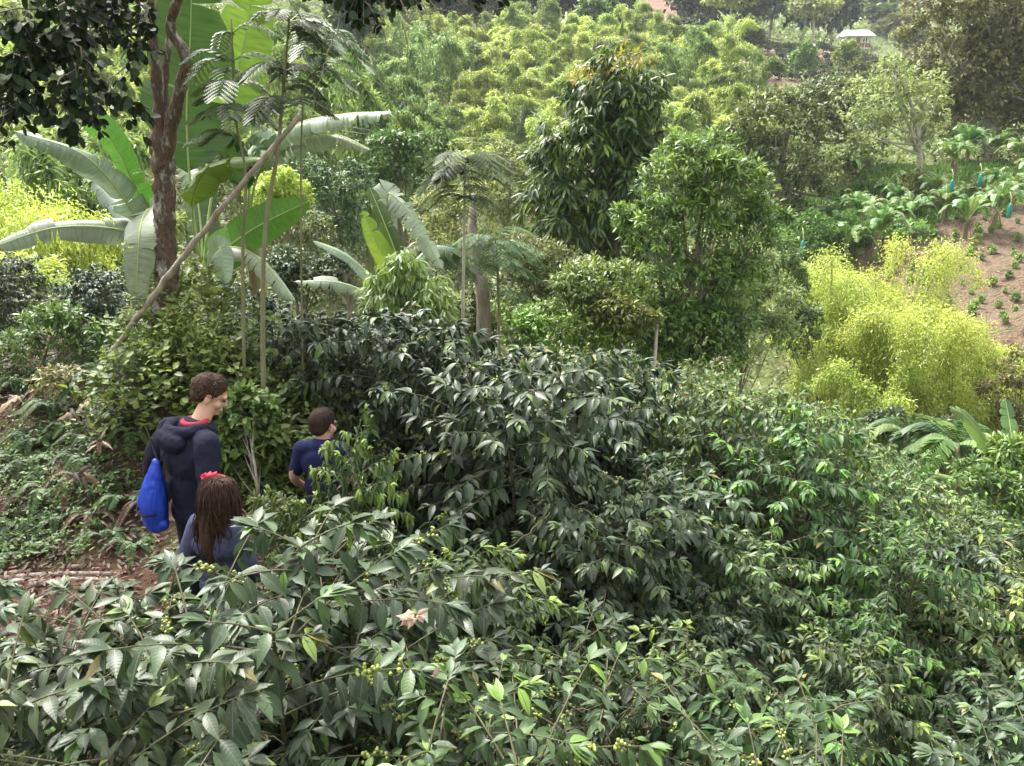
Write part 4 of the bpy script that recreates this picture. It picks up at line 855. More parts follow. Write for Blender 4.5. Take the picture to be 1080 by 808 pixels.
# ---- red-barked tree on the bank, with its overhanging canopy coloured as a dark silhouette
tb = ray(176, 332, 6.9); g = tz(tb[0], tb[1]); troot = empty('bank_tree', (tb[0], tb[1], g)); b0 = np.array([tb[0], tb[1], g])
tag(troot, 'gnarled tree with peeling red bark and dark round leaves above the path', 'tree')
def R(px, py, Y): return ray(px, py, Y) - b0
G = Geo()
tube(G, smooth_path([R(174, 350, 6.9), R(176, 300, 6.9), R(174, 240, 6.9), R(172, 170, 6.9), R(167, 110, 6.9)], 70), np.interp(np.linspace(0, 1, 70), [0, .15, .5, .8, .93, 1], [.14, .105, .083, .092, .075, .035]) * (1 + .06 * np.sin(np.arange(70) * .9) + .05 * np.sin(np.arange(70) * .37)), 22, 0, .07)
G.obj('trunk', M['bark_red'], troot)
limbs = [([(171, 165, 6.9), (169, 130, 6.88), (165, 80, 6.85), (160, 30, 6.8), (152, -40, 6.7), (140, -120, 6.4)], .042), ([(174, 172, 6.88), (180, 135, 6.85), (190, 95, 6.8), (196, 60, 6.8), (180, 30, 6.8), (186, 5, 6.7), (205, -50, 6.6)], .048), ([(173, 160, 6.93), (174, 125, 6.95), (173, 90, 6.98), (178, 45, 7.0), (182, 10, 7)], .036)]
for P, r in limbs:
    G = Geo(); tube(G, smooth_path([R(*q) for q in P], 26), np.linspace(r * 1.25, r * .62, 26) * (1 + .12 * np.sin(np.arange(26) * 1.7 + r * 99)), 16, 0, .07); G.obj('limb', M['bark_red'], troot)
# branches with ovate leaves
tw = Geo(); lf = Geo()
def twig(P, r, nl, ls, pend=.4, tint=(0, .35)):
    c = smooth_path([R(*q) for q in P], 24); c[1:-1] += rng.normal(0, .012, (22, 3)); tube(tw, c, np.linspace(r, .0025, 24), 5, cap=False)
    for k in range(nl):
        t = rng.uniform(.15, 1) * 22.9; i = int(t); p = c[i] + (c[i + 1] - c[i]) * (t - i); tn = nrm(c[i + 1] - c[i])
        side = nrm(np.cross(tn, [0, 0, 1.]) + unit(1)[0] * .4); q = p + side * rng.uniform(-.12, .12) + [0, 0, -rng.uniform(0, .16)]
        tube(tw, np.array([p, (p + q) / 2 + [0, 0, .01], q]), .0018, 3, cap=False)
        m = 4
        D = nrm(unit(m) * .8 + tn * .5 + np.array([0, 0, -pend])); l = ls * rng.uniform(.7, 1.2, m)
        leaves(lf, q + D * .01, D, unit(m) * .7 + [0, 0, 1.], l, l * .62, T_OV, rng.uniform(*tint, m), .1, .08)
twig([(160, 30, 6.8), (110, 20, 6.2), (50, 40, 5.7), (-20, 70, 5.4)], .018, 80, .085)
twig([(158, 10, 6.8), (120, -10, 6.2), (60, 5, 5.6), (-30, 15, 5.3)], .02, 90, .085)
twig([(110, 20, 6.2), (85, 60, 6.0), (60, 95, 5.8), (75, 125, 5.7)], .009, 50, .085)
twig([(60, 45, 5.7), (30, 75, 5.5), (10, 100, 5.4), (5, 125, 5.3)], .009, 44, .08)
twig([(150, 60, 6.7), (125, 75, 6.4), (95, 105, 6.1), (100, 118, 6.0)], .008, 26, .075, .7)
twig([(100, 5, 6), (70, 30, 5.8), (30, 45, 5.5), (15, 60, 5.4)], .009, 50, .085)
twig([(60, 15, 5.6), (90, 60, 5.5), (120, 95, 5.5), (155, 112, 5.6)], .007, 34, .075, .6)
twig([(140, -30, 6.5), (90, -35, 5.8), (20, -30, 5.2)], .02, 60, .085)
twig([(150, -20, 6.6), (155, 30, 6.3), (135, 50, 6.1)], .008, 22, .08)
for P in ([(200, -60, 6.5), (300, -55, 5.8), (420, -30, 5.4), (540, -8, 5.2)], [(210, -55, 6.5), (320, -30, 5.8), (400, -8, 5.5)], [(210, -50, 6.5), (360, -30, 5.6), (440, -6, 5.3)], [(300, -35, 5.8), (360, -20, 5.4), (385, 15, 5.3)]):
    twig([(q[0], q[1] - 12, q[2]) for q in P], .014, 80, .066, .3)
# thin bare hanging twigs
for P in ([(330, -12, 5.6), (372, 20, 5.4), (376, 60, 5.3)], [(395, -8, 5.4), (405, 20, 5.3), (393, 42, 5.2), (405, 60, 5.2)], [(380, 5, 5.4), (420, 60, 5.3), (450, 92, 5.2)], [(425, -5, 5.3), (428, 40, 5.2), (430, 90, 5.2)], [(430, -5, 5.3), (455, 30, 5.2), (478, 45, 5.2)],
          [(440, -8, 5.3), (465, 8, 5.2), (500, 22, 5.2), (520, 60, 5.1)], [(360, 10, 5.4), (345, 60, 5.4), (330, 110, 5.4)], [(370, -5, 5.4), (400, 80, 5.3), (440, 120, 5.2)], [(300, -10, 5.8), (330, 30, 5.7), (385, 45, 5.6)], [(455, -5, 5.3), (500, 5, 5.2), (556, 12, 5.1)]):
    c = smooth_path([R(*q) for q in P], 20); c[1:-1] += rng.normal(0, .010, (18, 3)); tube(tw, c, np.linspace(.006, .0018, 20), 4, cap=False)
tw.obj('branches', M['bark'], troot); lf.obj('crown', M['canopy_silhouette'], troot)

# ---- leaning dead pole
a = ray(316, 122, 6.0); b = ray(112, 380, 6.9); G = Geo(); o0 = (a + b) / 2
c = smooth_path([b - o0, (a + b) / 2 - o0 + [0, 0, .04], a - o0], 26); c[1:-1] += rng.normal(0, .006, (24, 3)); tube(G, c, np.linspace(.030, .019, 26) * (1 + .1 * np.sin(np.arange(26) * 2.1)), 10, 0, .08); c += 0; o = G.obj('leaning_pole', M['wood']); o.location = o0
tag(o, 'weathered grey dead pole leaning diagonally across the banana plants', 'pole')

# ---- feathery saplings
def feather_leaf(G, base, d, L, npin=14, up=(0, 0, 1.), tint=.3, leaflet=.1, sag=.25):
    d = nrm(np.array(d, float)); c = smooth_path([base, base + d * L * .5, base + d * L + np.array([0, 0, -sag * L])], 12)
    T = nrm(np.gradient(c, axis=0)); Sd = nrm(np.cross(T, np.array(up, float))); tube(G, c, np.linspace(.004, .0015, 12), 3, tint, cap=False)
    s = np.linspace(.12, 1, npin) * 10.9; i = s.astype(int); p = c[i] + (c[i + 1] - c[i]) * (s - i)[:, None]
    ll = leaflet * np.sin(np.linspace(.25, 2.9, npin)) + leaflet * .25
    for sg in (-1, 1):
        D = nrm(Sd[i] * sg + T[i] * .55 + [0, 0, -.25]); leaves(G, p, D, [0, 0, 1.], ll, leaflet * .30, T_LO, np.clip(tint + rng.normal(0, .1, npin), 0, 1), .15, .05)
def bipinnate(G, base, d, L, tint=.3, leaflet=.035):
    d = nrm(np.array(d, float)); n = 9; c = smooth_path([base, base + d * L * .5 + [0, 0, .02], base + d * L + np.array([0, 0, -.3 * L])], 12); tube(G, c, np.linspace(.005, .0015, 12), 3, tint, cap=False)
    T = nrm(np.gradient(c, axis=0)); Sd = nrm(np.cross(T, [0, 0, 1.]))
    for k in range(n):
        s = (.2 + .8 * k / (n - 1)) * 10.9; i = int(s); p = c[i] + (c[i + 1] - c[i]) * (s - i); pl = L * .38 * math.sin(.5 + 2.2 * k / n)
        for sg in (-1, 1): feather_leaf(G, p, Sd[i] * sg + T[i] * .6 + [0, 0, -.15], pl, 10, (0, 0, 1.), tint, leaflet, .15)
def sapling(name, lab, P, r, lv, mat, bark='bark_green', Lr=(.26, .42), group=None, leaflet=.035):
    pts_ = [ray(*q) for q in P]; g = tz(pts_[0][0], pts_[0][1]); b0 = np.array([pts_[0][0], pts_[0][1], g]); root = empty(name, b0)
    pts_[0][2] = g - .1; c = smooth_path([q - b0 for q in pts_], 30); G = Geo(); tube(G, c, np.linspace(r, r * .35, 30), 8); G.obj('trunk', M[bark], root)
    G = Geo()
    for (f0, f1, n) in lv:
        for k in range(n):
            t = rng.uniform(f0, f1) * 28.9; i = int(t); a = rng.uniform(0, TAU); bipinnate(G, c[i], [math.cos(a), math.sin(a), rng.uniform(-.1, .45)], rng.uniform(*Lr), rng.uniform(0, .7), leaflet)
    G.obj('crown', M[mat], root); tag(root, lab, 'sapling', group); return root
sapling('sapling', 'slender fern-leaved sapling, nearer the red-barked trunk', [(252, 405, 6.6), (256, 270, 6.6), (259, 185, 6.6), (248, 120, 6.6), (244, 20, 6.5)], .017, [(.62, 1, 18)], 'feather', group='slender saplings by the path')
sapling('sapling', 'slender fern-leaved sapling whose bare stem stands below the pole tip', [(268, 405, 6.3), (278, 270, 6.3), (293, 160, 6.3), (298, 100, 6.3), (306, 10, 6.2)], .022, [(.66, 1, 20)], 'feather', group='slender saplings by the path')
sapling('sapling', 'twiggy feathery sapling forking above the pole tip', [(300, 250, 6.9), (318, 140, 6.8), (335, 70, 6.7), (352, 20, 6.6)], .010, [(.5, 1, 15)], 'feather', group='slender saplings by the path')
sapling('sapling', 'umbrella-topped feathery sapling with a straight thin stem in the valley', [(484, 372, 12), (489, 280, 12), (490, 200, 12), (491, 165, 12)], .03, [(.55, .85, 14), (.86, 1, 22)], 'fern', 'bark_pale', (.5, .75), leaflet=.05)
sapling('sapling', 'low feathery sapling right of the umbrella-topped one', [(528, 345, 13), (525, 290, 13), (522, 250, 13)], .03, [(.4, 1, 26)], 'fern', 'bark_green', (.5, .8), leaflet=.05)
sapling('sapling', 'low feathery sapling left of the umbrella-topped one', [(462, 340, 12.5), (460, 290, 12.5), (458, 262, 12.5)], .02, [(.4, 1, 20)], 'fern', 'bark_green', (.45, .7), leaflet=.05)
# weeping lime sapling
root, _ = px_tree('lime_sapling', 'bright lime green sapling with weeping narrow leaves', 'sapling', [(425, 285, 22, 20), (405, 312, 24, 26), (448, 318, 24, 30), (428, 335, 32, 26), (468, 338, 14, 22), (392, 335, 14, 20)], 9.6, 'lime', 3600, 12, .2, .03, T=T_MID, droop=1.2, clus=6, tint=(0, .8), clump_r=.4, inner=.5, curl=.1)
# thick old stump in the valley
p = ray(508, 345, 14); g = tz(p[0], p[1]); G = Geo(); q = ray(500, 205, 14.6); tube(G, smooth_path([(0, 0, -.3), tuple((ray(510, 320, 14) - [p[0], p[1], g])), tuple(ray(502, 285, 14.1) - [p[0], p[1], g]), tuple(ray(498, 245, 14.3) - [p[0], p[1], g]), tuple(q - [p[0], p[1], g])], 18), np.linspace(.15, .06, 18), 12, 0, .07)
o = G.obj('old_trunk', M['bark']); o.location = (p[0], p[1], g); tag(o, 'thick pale ringed bare trunk behind the umbrella-topped sapling', 'trunk')
# bare stake
p = ray(690, 378, 13.5); a = ray(693, 340, 13.5); G = Geo(); g = tz(p[0], p[1]); tube(G, [(0, 0, 0), tuple(a - [p[0], p[1], g])], [.035, .03], 7); o = G.obj('stake', M['bark_pale']); o.location = (p[0], p[1], g); tag(o, 'pale bare stake standing in front of the shrubs', 'stake')

# ---- ferns
def fern_template(nf, L, mat='fern', lfl=.16, up=.9):
    root = empty('fern')
    for k in range(nf):
        G = Geo(); a = TAU * k / nf + rng.uniform(-.3, .3); feather_leaf(G, np.zeros(3), [math.cos(a), math.sin(a), up * rng.uniform(.6, 1.2)], L * rng.uniform(.75, 1.1), 26, (0, 0, 1.), rng.uniform(.1, .7), lfl * L, .55); G.obj('frond', M[mat], root)
    return root, list(root.children)
FN = [fern_template(9, .46, lfl=.13), fern_template(8, .38, lfl=.13)]
for i, (px, py, Y, sc, lab) in enumerate([(50, 500, 5.9, 1.0, 'below the brown curled leaf at the picture edge'), (90, 475, 6.1, 1.0, 'just below the pale pink dead leaf'), (25, 470, 6.3, 1.1, 'at the picture edge on the litter bank'), (130, 505, 5.7, 1.1, "beside the tall boy's hanging hand"),
        (150, 405, 6.8, 1.3, 'spreading behind the litter above the tall boy'), (180, 400, 6.6, 1.2, "right behind the tall boy's head"), (110, 400, 7.0, 1.2, 'in front of the foot of the leaning pole'), (105, 535, 5.4, .8, 'at the edge of the dirt path'), (140, 455, 6.2, .9, "left of the tall boy's shoulder"), (75, 435, 6.6, .9, 'between the two curled dead leaves'), (15, 445, 6.4, .9, 'under the grey-brown curled leaf at the picture edge'), (45, 400, 7.0, .9, 'above the grey-brown curled leaf'), (130, 440, 6.4, .8, 'left of the tall boy, under the pole foot'), (60, 525, 5.6, .8, 'beside the pale rotten log'), (20, 520, 5.6, .9, 'at the picture edge above the pale rotten log'), (70, 370, 7.6, 1.0, 'in front of the dark coffee bush at the picture edge'), (20, 385, 7.4, 1.0, 'at the picture edge below the dark coffee bushes'), (110, 480, 5.9, .8, 'right of the pale pink dead leaf'), (215, 470, 5.9, .8, 'to the right of the tall boy'), (35, 435, 6.6, 1.1, 'beside the curled leaf at the picture edge'), (60, 415, 6.9, 1.1, 'above the pink dead leaf on the upper bank'), (95, 450, 6.3, 1.0, 'touching the pale pink dead leaf'), (10, 545, 5.3, .9, 'behind the end of the rotten log'), (135, 530, 5.3, .8, 'below the tall boy at the path edge')]):
    p = ray(px, py, Y); g = tz(p[0], p[1]); place_t(FN[i % 2], (p[0], p[1], g), rng.uniform(0, TAU), sc, 'green fern ' + lab, 'fern', 'ferns on the bank')
DF = fern_template(9, .42, 'dry', .10, .25); DF[0].name = 'dead_fern'
for i, (px, py, Y, sc, lab) in enumerate([(40, 470, 6.2, 1., 'at the picture edge between green ferns'), (85, 485, 6.0, 1., 'below the pale pink dead leaf'), (120, 425, 6.6, 1.1, 'above the pale pink dead leaf'), (15, 495, 5.9, .9, 'low at the picture edge'), (150, 490, 5.7, .9, "left of the blue bag"), (60, 380, 7.3, 1.1, 'high on the bank under the dark shrub'), (95, 520, 5.6, .8, 'at the edge of the dirt path')]):
    p = ray(px, py, Y); place_t(DF, (p[0], p[1], tz(p[0], p[1]) + .02), rng.uniform(0, TAU), sc, 'dead brown fern ' + lab, 'fern', 'dead ferns on the bank')
p = ray(785, 725, 3.4); place_t(FN[0], (p[0], p[1], p[2]), 1., .45, 'fern frond tuft among the coffee bushes of the lower slope', 'fern', 'ferns on the bank')
# tree ferns and banana in the right gully
for px, py, Y, lab in ((1010, 482, 16.5, 'tree fern hanging broad fronds under the yellow bamboo'), (960, 470, 17.5, 'tree fern in the dark gully beside the coffee slope')):
    t = fern_template(8, 1.5, 'weed', .26, .45); p = ray(px, py - 14, Y); g = tz(p[0], p[1]); G = Geo(); tube(G, [(0, 0, min(-.5, g - p[2])), (0, 0, 0)], [.09, .06], 8); G.obj('trunk', M['bark'], t[0]); t[0].name = 'tree_fern'; place_t((t[0], t[1]), tuple(p), 0, 1, lab, 'fern', 'tree ferns in the gully')
banana_plant(1062, 495, 14.5, 'banana plant in the gully at the picture edge below the yellow bamboo', [dict(p=[(1040, 465, 14.4), (1020, 440, 14.3), (1002, 430, 14.2)], w=.42, m='banana_hill', t=6, up=(0, -.8, .8)), dict(p=[(1066, 460, 14.6), (1064, 440, 14.8), (1060, 420, 15)], w=.4, m='banana_hill', t=4, up=(0, -1, .4)),
    dict(p=[(1080, 470, 14.4), (1100, 450, 14.3), (1115, 470, 14.2)], w=.4, m='banana_hill', t=5), dict(p=[(1035, 495, 14.2), (1010, 505, 14.0), (985, 500, 13.9)], w=.4, m='banana_hill', t=6), dict(p=[(1045, 505, 14.1), (1030, 520, 13.9), (1018, 535, 13.8)], w=.4, m='banana_hill', t=5), dict(p=[(1075, 505, 14.1), (1085, 525, 13.8), (1095, 545, 13.7)], w=.4, m='banana_hill', t=5)])
px_tree('shrub', 'dark green shrub hiding the foot of the gully banana plant', 'shrub', [(1050, 520, 30, 18), (1078, 515, 26, 22), (1060, 540, 34, 18), (1025, 500, 22, 12)], 13.2, 'mid_green', 2600, 8, .35, .03, T=T_MID, tint=(0, .3))
px_tree('shrub', 'bright green leafy shrub in front of the gully banana plant', 'shrub', [(1066, 478, 24, 16), (1080, 490, 20, 18), (1055, 490, 16, 12)], 13.9, 'mid_green', 1500, 10, .3, .03, T=T_MID, droop=.2, tint=(0, .35))

# ---- bank undergrowth (one mass of weeds, one of litter)
def scatter(nm, mat, n, region, L, asp, hgt, tint, T=T_MID, clus=5, up=.4, maxr=None, flat=False, mask=None):
    xs = rng.uniform(region[0], region[1], n * 3); ys = rng.uniform(region[2], region[3], n * 3)
    if mask is not None: k = mask(xs, ys); xs, ys = xs[k], ys[k]
    xs, ys = xs[:n], ys[:n]; z = terr(xs, ys); h = rng.uniform(*hgt, len(xs))
    P = np.repeat(np.stack([xs, ys, z + h], 1), clus, 0); m = len(P); P += rng.normal(0, .5 * L, (m, 3)) * [1, 1, .5]
    if flat: D = nrm(unit(m) * [1, 1, .25]); N_ = unit(m) * .5 + [0, 0, 1.]
    else: D = nrm(unit(m) * [1, 1, .5] + [0, 0, up]); N_ = unit(m) * .6 + [0, 0, 1.]
    G = Geo(); l = L * rng.uniform(.5, 1.3, m); leaves(G, P, D, N_, l, l * asp, T, rng.uniform(*tint, m), rng.uniform(-.1, .4, m), .15)
    return G
def patch(xs, ys, f, ph, th=0.0): return np.sin(xs * f + ph) + np.sin(ys * f * 1.3 + ph * 2) + np.sin((xs + ys) * f * .7 + ph * 3) > th
notpath = lambda x, y: ~in_poly(x, y, PATH) & in_poly(x, y, BANK)
G = scatter('w', 'weed', 9500, (-9, -.8, 4.0, 9.2), .045, .45, (.0, .2), (0, .6), mask=lambda x, y: notpath(x, y) & patch(x, y, 3.1, 1., -.5)); tag(G.obj('ground_cover', M['weed']), 'low weeds covering the bank beside the path', 'weeds', None, 'stuff')
G = scatter('w', 'weed', 1600, (-3.6, -1.2, 6.0, 7.6), .07, .62, (.05, .75), (.2, 1), mask=lambda x, y: (np.abs(x + 2.5 - (y - 6.6) * .2) < .95)); tag(G.obj('bramble_thicket', M['weed']), 'light green leafy undergrowth thicket behind the tall boy', 'undergrowth', None, 'stuff')
G = scatter('l', 'litter', 8500, (-9, -.8, 3.8, 8.5), .06, .32, (.0, .10), (0, 1), flat=True, clus=3, mask=lambda x, y: in_poly(x, y, BANK) | in_poly(x, y, PATH)); tag(G.obj('leaf_litter', M['litter']), 'brown dead leaf litter on the bank and path', 'leaf litter', None, 'stuff')
# yellowish small-leaved shrub at the foot of the trunk
px_tree('shrub', 'yellowish small-leaved shrub at the foot of the red-barked trunk', 'shrub', [(190, 345, 26, 18), (215, 365, 22, 16), (170, 365, 22, 14)], 6.6, 'weed', 1300, 7, .4, .02, T=T_MID, tint=(.5, 1), inner=.5, clump_r=.4)
px_tree('shrub', 'leafy green weed bush between the tall boy and the boy in blue', 'shrub', [(262, 435, 26, 26), (245, 470, 24, 30), (280, 470, 18, 26), (268, 505, 26, 20)], 6.1, 'weed', 2600, 11, .5, .02, T=T_MID, tint=(.2, .9), inner=.5)
px_tree('shrub', 'scrubby low bush with dry twigs right of the girl', 'shrub', [(290, 540, 26, 18), (268, 560, 20, 16), (310, 560, 24, 14)], 4.9, 'olive', 1500, 9, .35, .015, T=T_MID, tint=(0, .6), inner=.5)
# dead leaves that stand out
def dead_leaf(nm, lab, px, py, Y, L, W, mat, nl=1, lift=.1, dirs=None):
    p = ray(px, py, Y); g = tz(p[0], p[1]); G = Geo(); nl = nl + 2 if nl > 1 else 1
    for k in range(nl):
        dirs = None
        d = np.array(dirs[k] if dirs else [rng.uniform(-1, 1), rng.uniform(-.9, .1), rng.uniform(-.3, .5)])
        leaves(G, [rng.normal(0, L * .22, 3) * [1, 1, .3]], [d], [[rng.normal(0, .6), -.5, 1]], L * rng.uniform(.5, 1.1), W * rng.uniform(.5, 1.2), T_HI, rng.uniform(0, 1), 1.0, -.35, .3)
    o = G.obj(nm, M[mat]); o.location = (p[0], p[1], max(g + .03, p[2])); tag(o, lab, 'dead leaf'); return o
px_tree('shrub', 'dark tangled shrub between the pole foot and the picture edge', 'shrub', [(60, 345, 34, 20), (100, 355, 26, 18), (25, 360, 26, 18)], 7.6, 'mid_green', 1700, 8, .42, .02, T=T_MID, tint=(0, .25), inner=.5)
px_tree('shrub', 'brown-green dying shrub on the litter bank above the pink dead leaf', 'shrub', [(60, 400, 26, 14), (95, 420, 20, 12), (140, 430, 18, 14)], 6.8, 'brownish', 900, 7, .4, .015, T=T_MID, tint=(0, .8), inner=.6)
dead_leaf('dead_leaf', 'pale pink dried leaf with curled lobes on the litter bank', 104, 466, 5.9,  .13, .045, 'pinkdry', 4, dirs=[(1, 0, .1), (-.9, .1, .2), (.5, -.5, -.5), (.9, -.3, -.3), (.2, -.4, -.8)])
dead_leaf('dead_leaf', 'big brown curled banana leaf lying below the leaning pole', 96, 388, 7.2, .17, .05, 'dry', 6, dirs=[(1, 0, .25), (.8, -.3, -.1), (-.8, -.2, -.3), (.5, -.4, .4), (-.3, -.6, -.4), (.9, -.2, -.5)])
dead_leaf('dead_leaf', 'grey-brown curled banana leaf at the picture edge', 18, 420, 6.6, .16, .05, 'dry', 6, dirs=[(1, 0, .2), (.8, -.3, -.3), (-.8, -.2, -.2), (.5, -.4, -.5), (-.3, -.5, -.6), (.1, -.3, .3)])
dead_leaf('dead_leaf', 'grey withered leaf heap between the two ferns', 78, 432, 6.4, .16, .05, 'litter', 7)
dead_leaf('dead_leaf', 'brown withered leaf heap above the dirt path', 80, 500, 5.7, .16, .045, 'litter', 9)
dead_leaf('dead_leaf', 'crumpled pinkish-brown dead leaf caught on a coffee bush', 436, 650, 2.25, .045, .03, 'pinkdry', 7, dirs=[(1, -.1, .3), (.8, -.3, -.2), (-.8, -.2, .1), (.3, -.4, .5), (-.5, -.5, -.2), (.6, -.4, .1)])
dead_leaf('dead_leaf', 'small orange dead leaf below the crumpled pinkish one', 468, 704, 2.1, .05, .025, 'litter', 1, dirs=[(.1, -.3, -1)])
for px, py, Y, l, w_, lab in ((35, 545, 5.0, 1.0, .022, 'pale rotten log lying along the path edge'), (70, 553, 4.9, .7, .02, 'thinner pale rotten branch beside the log')):
    p = ray(px, py, Y); G = Geo(); g = tz(p[0], p[1]); zz = [tz(p[0] + q, p[1]) - g + .008 for q in (-l / 2, 0, l / 2)]; tube(G, smooth_path([(-l / 2, 0, zz[0]), (0, .03, zz[1]), (l / 2, -.03, zz[2])], 12), np.linspace(w_, w_ * .7, 12), 9, 0, .08); o = G.obj('rotten_log', M['wood']); o.location = (p[0], p[1], g); tag(o, lab, 'log', 'rotten wood by the path')
# bare twigs in the near bushes
for i, (P, r, lab) in enumerate([([(60, 800, 2.1), (160, 765, 2.25), (225, 738, 2.35), (268, 700, 2.5)], .007, 'long bare pale branch crossing the near bush in the bottom corner'), ([(262, 808, 2.1), (272, 760, 2.2), (268, 735, 2.25)], .004, 'short bare twig beside the bright leaf pair'),
        ([(190, 800, 2.1), (250, 770, 2.2), (300, 785, 2.2)], .004, 'bare forked twig at the bottom edge'), ([(500, 795, 3.), (560, 775, 3.0), (640, 740, 3.2)], .005, 'bare twig at the bottom middle'), ([(600, 748, 3.1), (640, 748, 3.1), (690, 745, 3.1)], .005, 'straight pale twig in front of the bright-leaved bush'),
        ([(520, 590, 4.6), (560, 560, 4.7), (580, 540, 4.8)], .006, 'pale twig on the dark middle bush'), ([(860, 755, 3.2), (905, 740, 3.3), (940, 745, 3.3)], .005, 'arching bare twig on the lower right'), ([(845, 800, 3.1), (880, 775, 3.2), (900, 755, 3.2)], .005, 'slanting bare twig on the lower right'),
        ([(330, 590, 3.6), (350, 600, 3.6), (380, 620, 3.6)], .006, 'grey bare branch beside the boy in blue'), ([(300, 565, 4.0), (340, 590, 3.9), (385, 585, 3.9)], .006, 'grey bare branch crossing right of the girl')]):
    q = [ray(*k) for k in P]; o0 = q[0]; c = smooth_path([k - o0 for k in q], 16); c[1:-1] += rng.normal(0, .004, (14, 3)); G = Geo(); tube(G, c, np.linspace(r, r * .4, 16), 6, 0, .05)
    for k in (5, 9, 12): tube(G, smooth_path([c[k], c[k] + rng.normal(0, .03, 3), c[k] + (c[k] - c[k - 2]) + rng.normal(0, .05, 3)], 6), np.linspace(r * .5, r * .2, 6), 4)
    o = G.obj('bare_twig', M['twig']); o.location = o0; tag(o, lab, 'twig', 'bare twigs among the coffee bushes')
# red flowers by the grey leafed bush
M['redflower'] = leaf_mat('red_petal', (.45, .05, .07), (.55, .12, .12), .5, .2, .2)
for px, py in ((706, 403), (714, 409), (725, 421), (718, 425)):
    G = Geo(); D = unit(16); leaves(G, D * .01, D, unit(16), .045, .03, T_MID, .5, .2, .1)
    o = G.obj('red_flower', M['redflower']); o.location = ray(px, py, 9.6); tag(o, 'small red flower on the pale-leaved coffee bush below the stake', 'flower', 'red flowers on a coffee bush')

# ---- undergrowth of the valley and hills (uncountable)
def hill_scatter(nm, mat, n, ymin, ymax, Lk, tint, exclude, lab, hm=.6):
    y = np.exp(rng.uniform(math.log(ymin), math.log(ymax), n)); px = rng.uniform(-60, 1140, n); x = (px - 540) / FPX * y * 1.02
    k = np.ones(n, bool)
    for P in exclude: k &= ~in_poly(x, y, P)
    k &= ~((y < 14) & in_poly(x, y, REG)) & ~((y < 10) & (x < -.5)); x, y = x[k], y[k]; z = terr(x, y)
    L = Lk * y / FPX; clus = 4; h = np.repeat(rng.uniform(0, hm, len(x)) * np.clip(y / 25, .6, 2.2), clus)
    P = np.repeat(np.stack([x, y, z], 1), clus, 0); m = len(P); Lr = np.repeat(L, clus); P = P + rng.normal(0, 1, (m, 3)) * Lr[:, None] * .7; P[:, 2] += h
    D = nrm(unit(m) * [1, 1, .6] + [0, 0, .25]); G = Geo(); tn = np.clip(.5 + .3 * np.sin(P[:, 0] * .3) * np.sin(P[:, 1] * .23) + rng.normal(0, .12, m), 0, 1)
    leaves(G, P, D, unit(m) * .5 + [0, -.3, 1.], Lr * rng.uniform(.6, 1.3, m), Lr * .45, T_LO, tint[0] + (tint[1] - tint[0]) * tn, .2, .12)
    tag(G.obj(nm, M[mat]), lab, 'undergrowth', None, 'stuff')
hill_scatter('valley_undergrowth', 'olive', 42000, 9.5, 60, 6.5, (0, .8), [SOIL, GRASS], 'olive scrub covering the valley sides')
hill_scatter('hill_undergrowth', 'mid_green', 16000, 50, 330, 5, (0, .6), [SOIL, TERR, SCAR, GRASS, [(78, 160), (98, 160), (106, 215), (80, 215)]], 'green scrub covering the far hillsides', 1.2)
n = 5000; xs = rng.uniform(12, 44, n * 3); ys = rng.uniform(36, 58, n * 3); k = in_poly(xs, ys, GRASS); xs, ys = xs[k], ys[k]; z = terr(xs, ys)
P = np.repeat(np.stack([xs, ys, z], 1), 4, 0) + rng.normal(0, .12, (len(xs) * 4, 3)) * [1, 1, .2]; G = Geo(); leaves(G, P, unit(len(P)) * .5 + [0, 0, 1.], unit(len(P)), .35, .09, T_LO, rng.uniform(.2, .9, len(P)), .2, .1); tag(G.obj('grass', M['weed']), 'rough green grass on the banana slope', 'grass', None, 'stuff')

# ------------------------------------------------------------------ people
def col_mat(name, c, rough=.8, bump=.2, scale=40, var=.15):
    return noise_mat(name, [tuple(v * (1 - var) for v in c), c, tuple(min(1, v * (1 + var)) for v in c)], scale, rough, bump, .004, 6, (1, 1, 1), .3, scale * 1.5)
M['skin'] = col_mat('skin', (.55, .32, .23), .5, .05, 30, .06); M['navy'] = col_mat('navy_cotton', (.006, .007, .022), .85, .5, 25)
M['redcloth'] = col_mat('red_cotton', (.42, .03, .05), .8); M['bagblue'] = noise_mat('blue_nylon', [(.008, .035, .36), (.015, .06, .48)], 12, .42, .9, .02, 4, (1, 1, .35), .5, 16)
M['hair_brown'] = noise_mat('brown_hair', [(.03, .016, .011), (.075, .042, .028)], 60, .6, .3, .002, 8, (1, 1, 1), .12); M['hair_dark'] = noise_mat('dark_brown_hair', [(.022, .013, .010), (.05, .030, .022)], 60, .65, .3, .002, 8, (1, 1, 1), .12)
M['greyblue'] = col_mat('grey_blue_knit', (.06, .065, .12), .85, .5, 30); M['blueshirt'] = col_mat('blue_cotton', (.010, .013, .065), .85, .5, 25)
M['pink'] = col_mat('pink_ribbon', (.62, .03, .08), .6, .2, 20, .1); M['shoe'] = col_mat('white_shoe', (.6, .6, .58), .6, .2, 20, .1); M['eye'] = col_mat('eye_dark', (.02, .015, .012), .2, 0)
M['strap'] = col_mat('black_cord', (.02, .02, .022), .7)

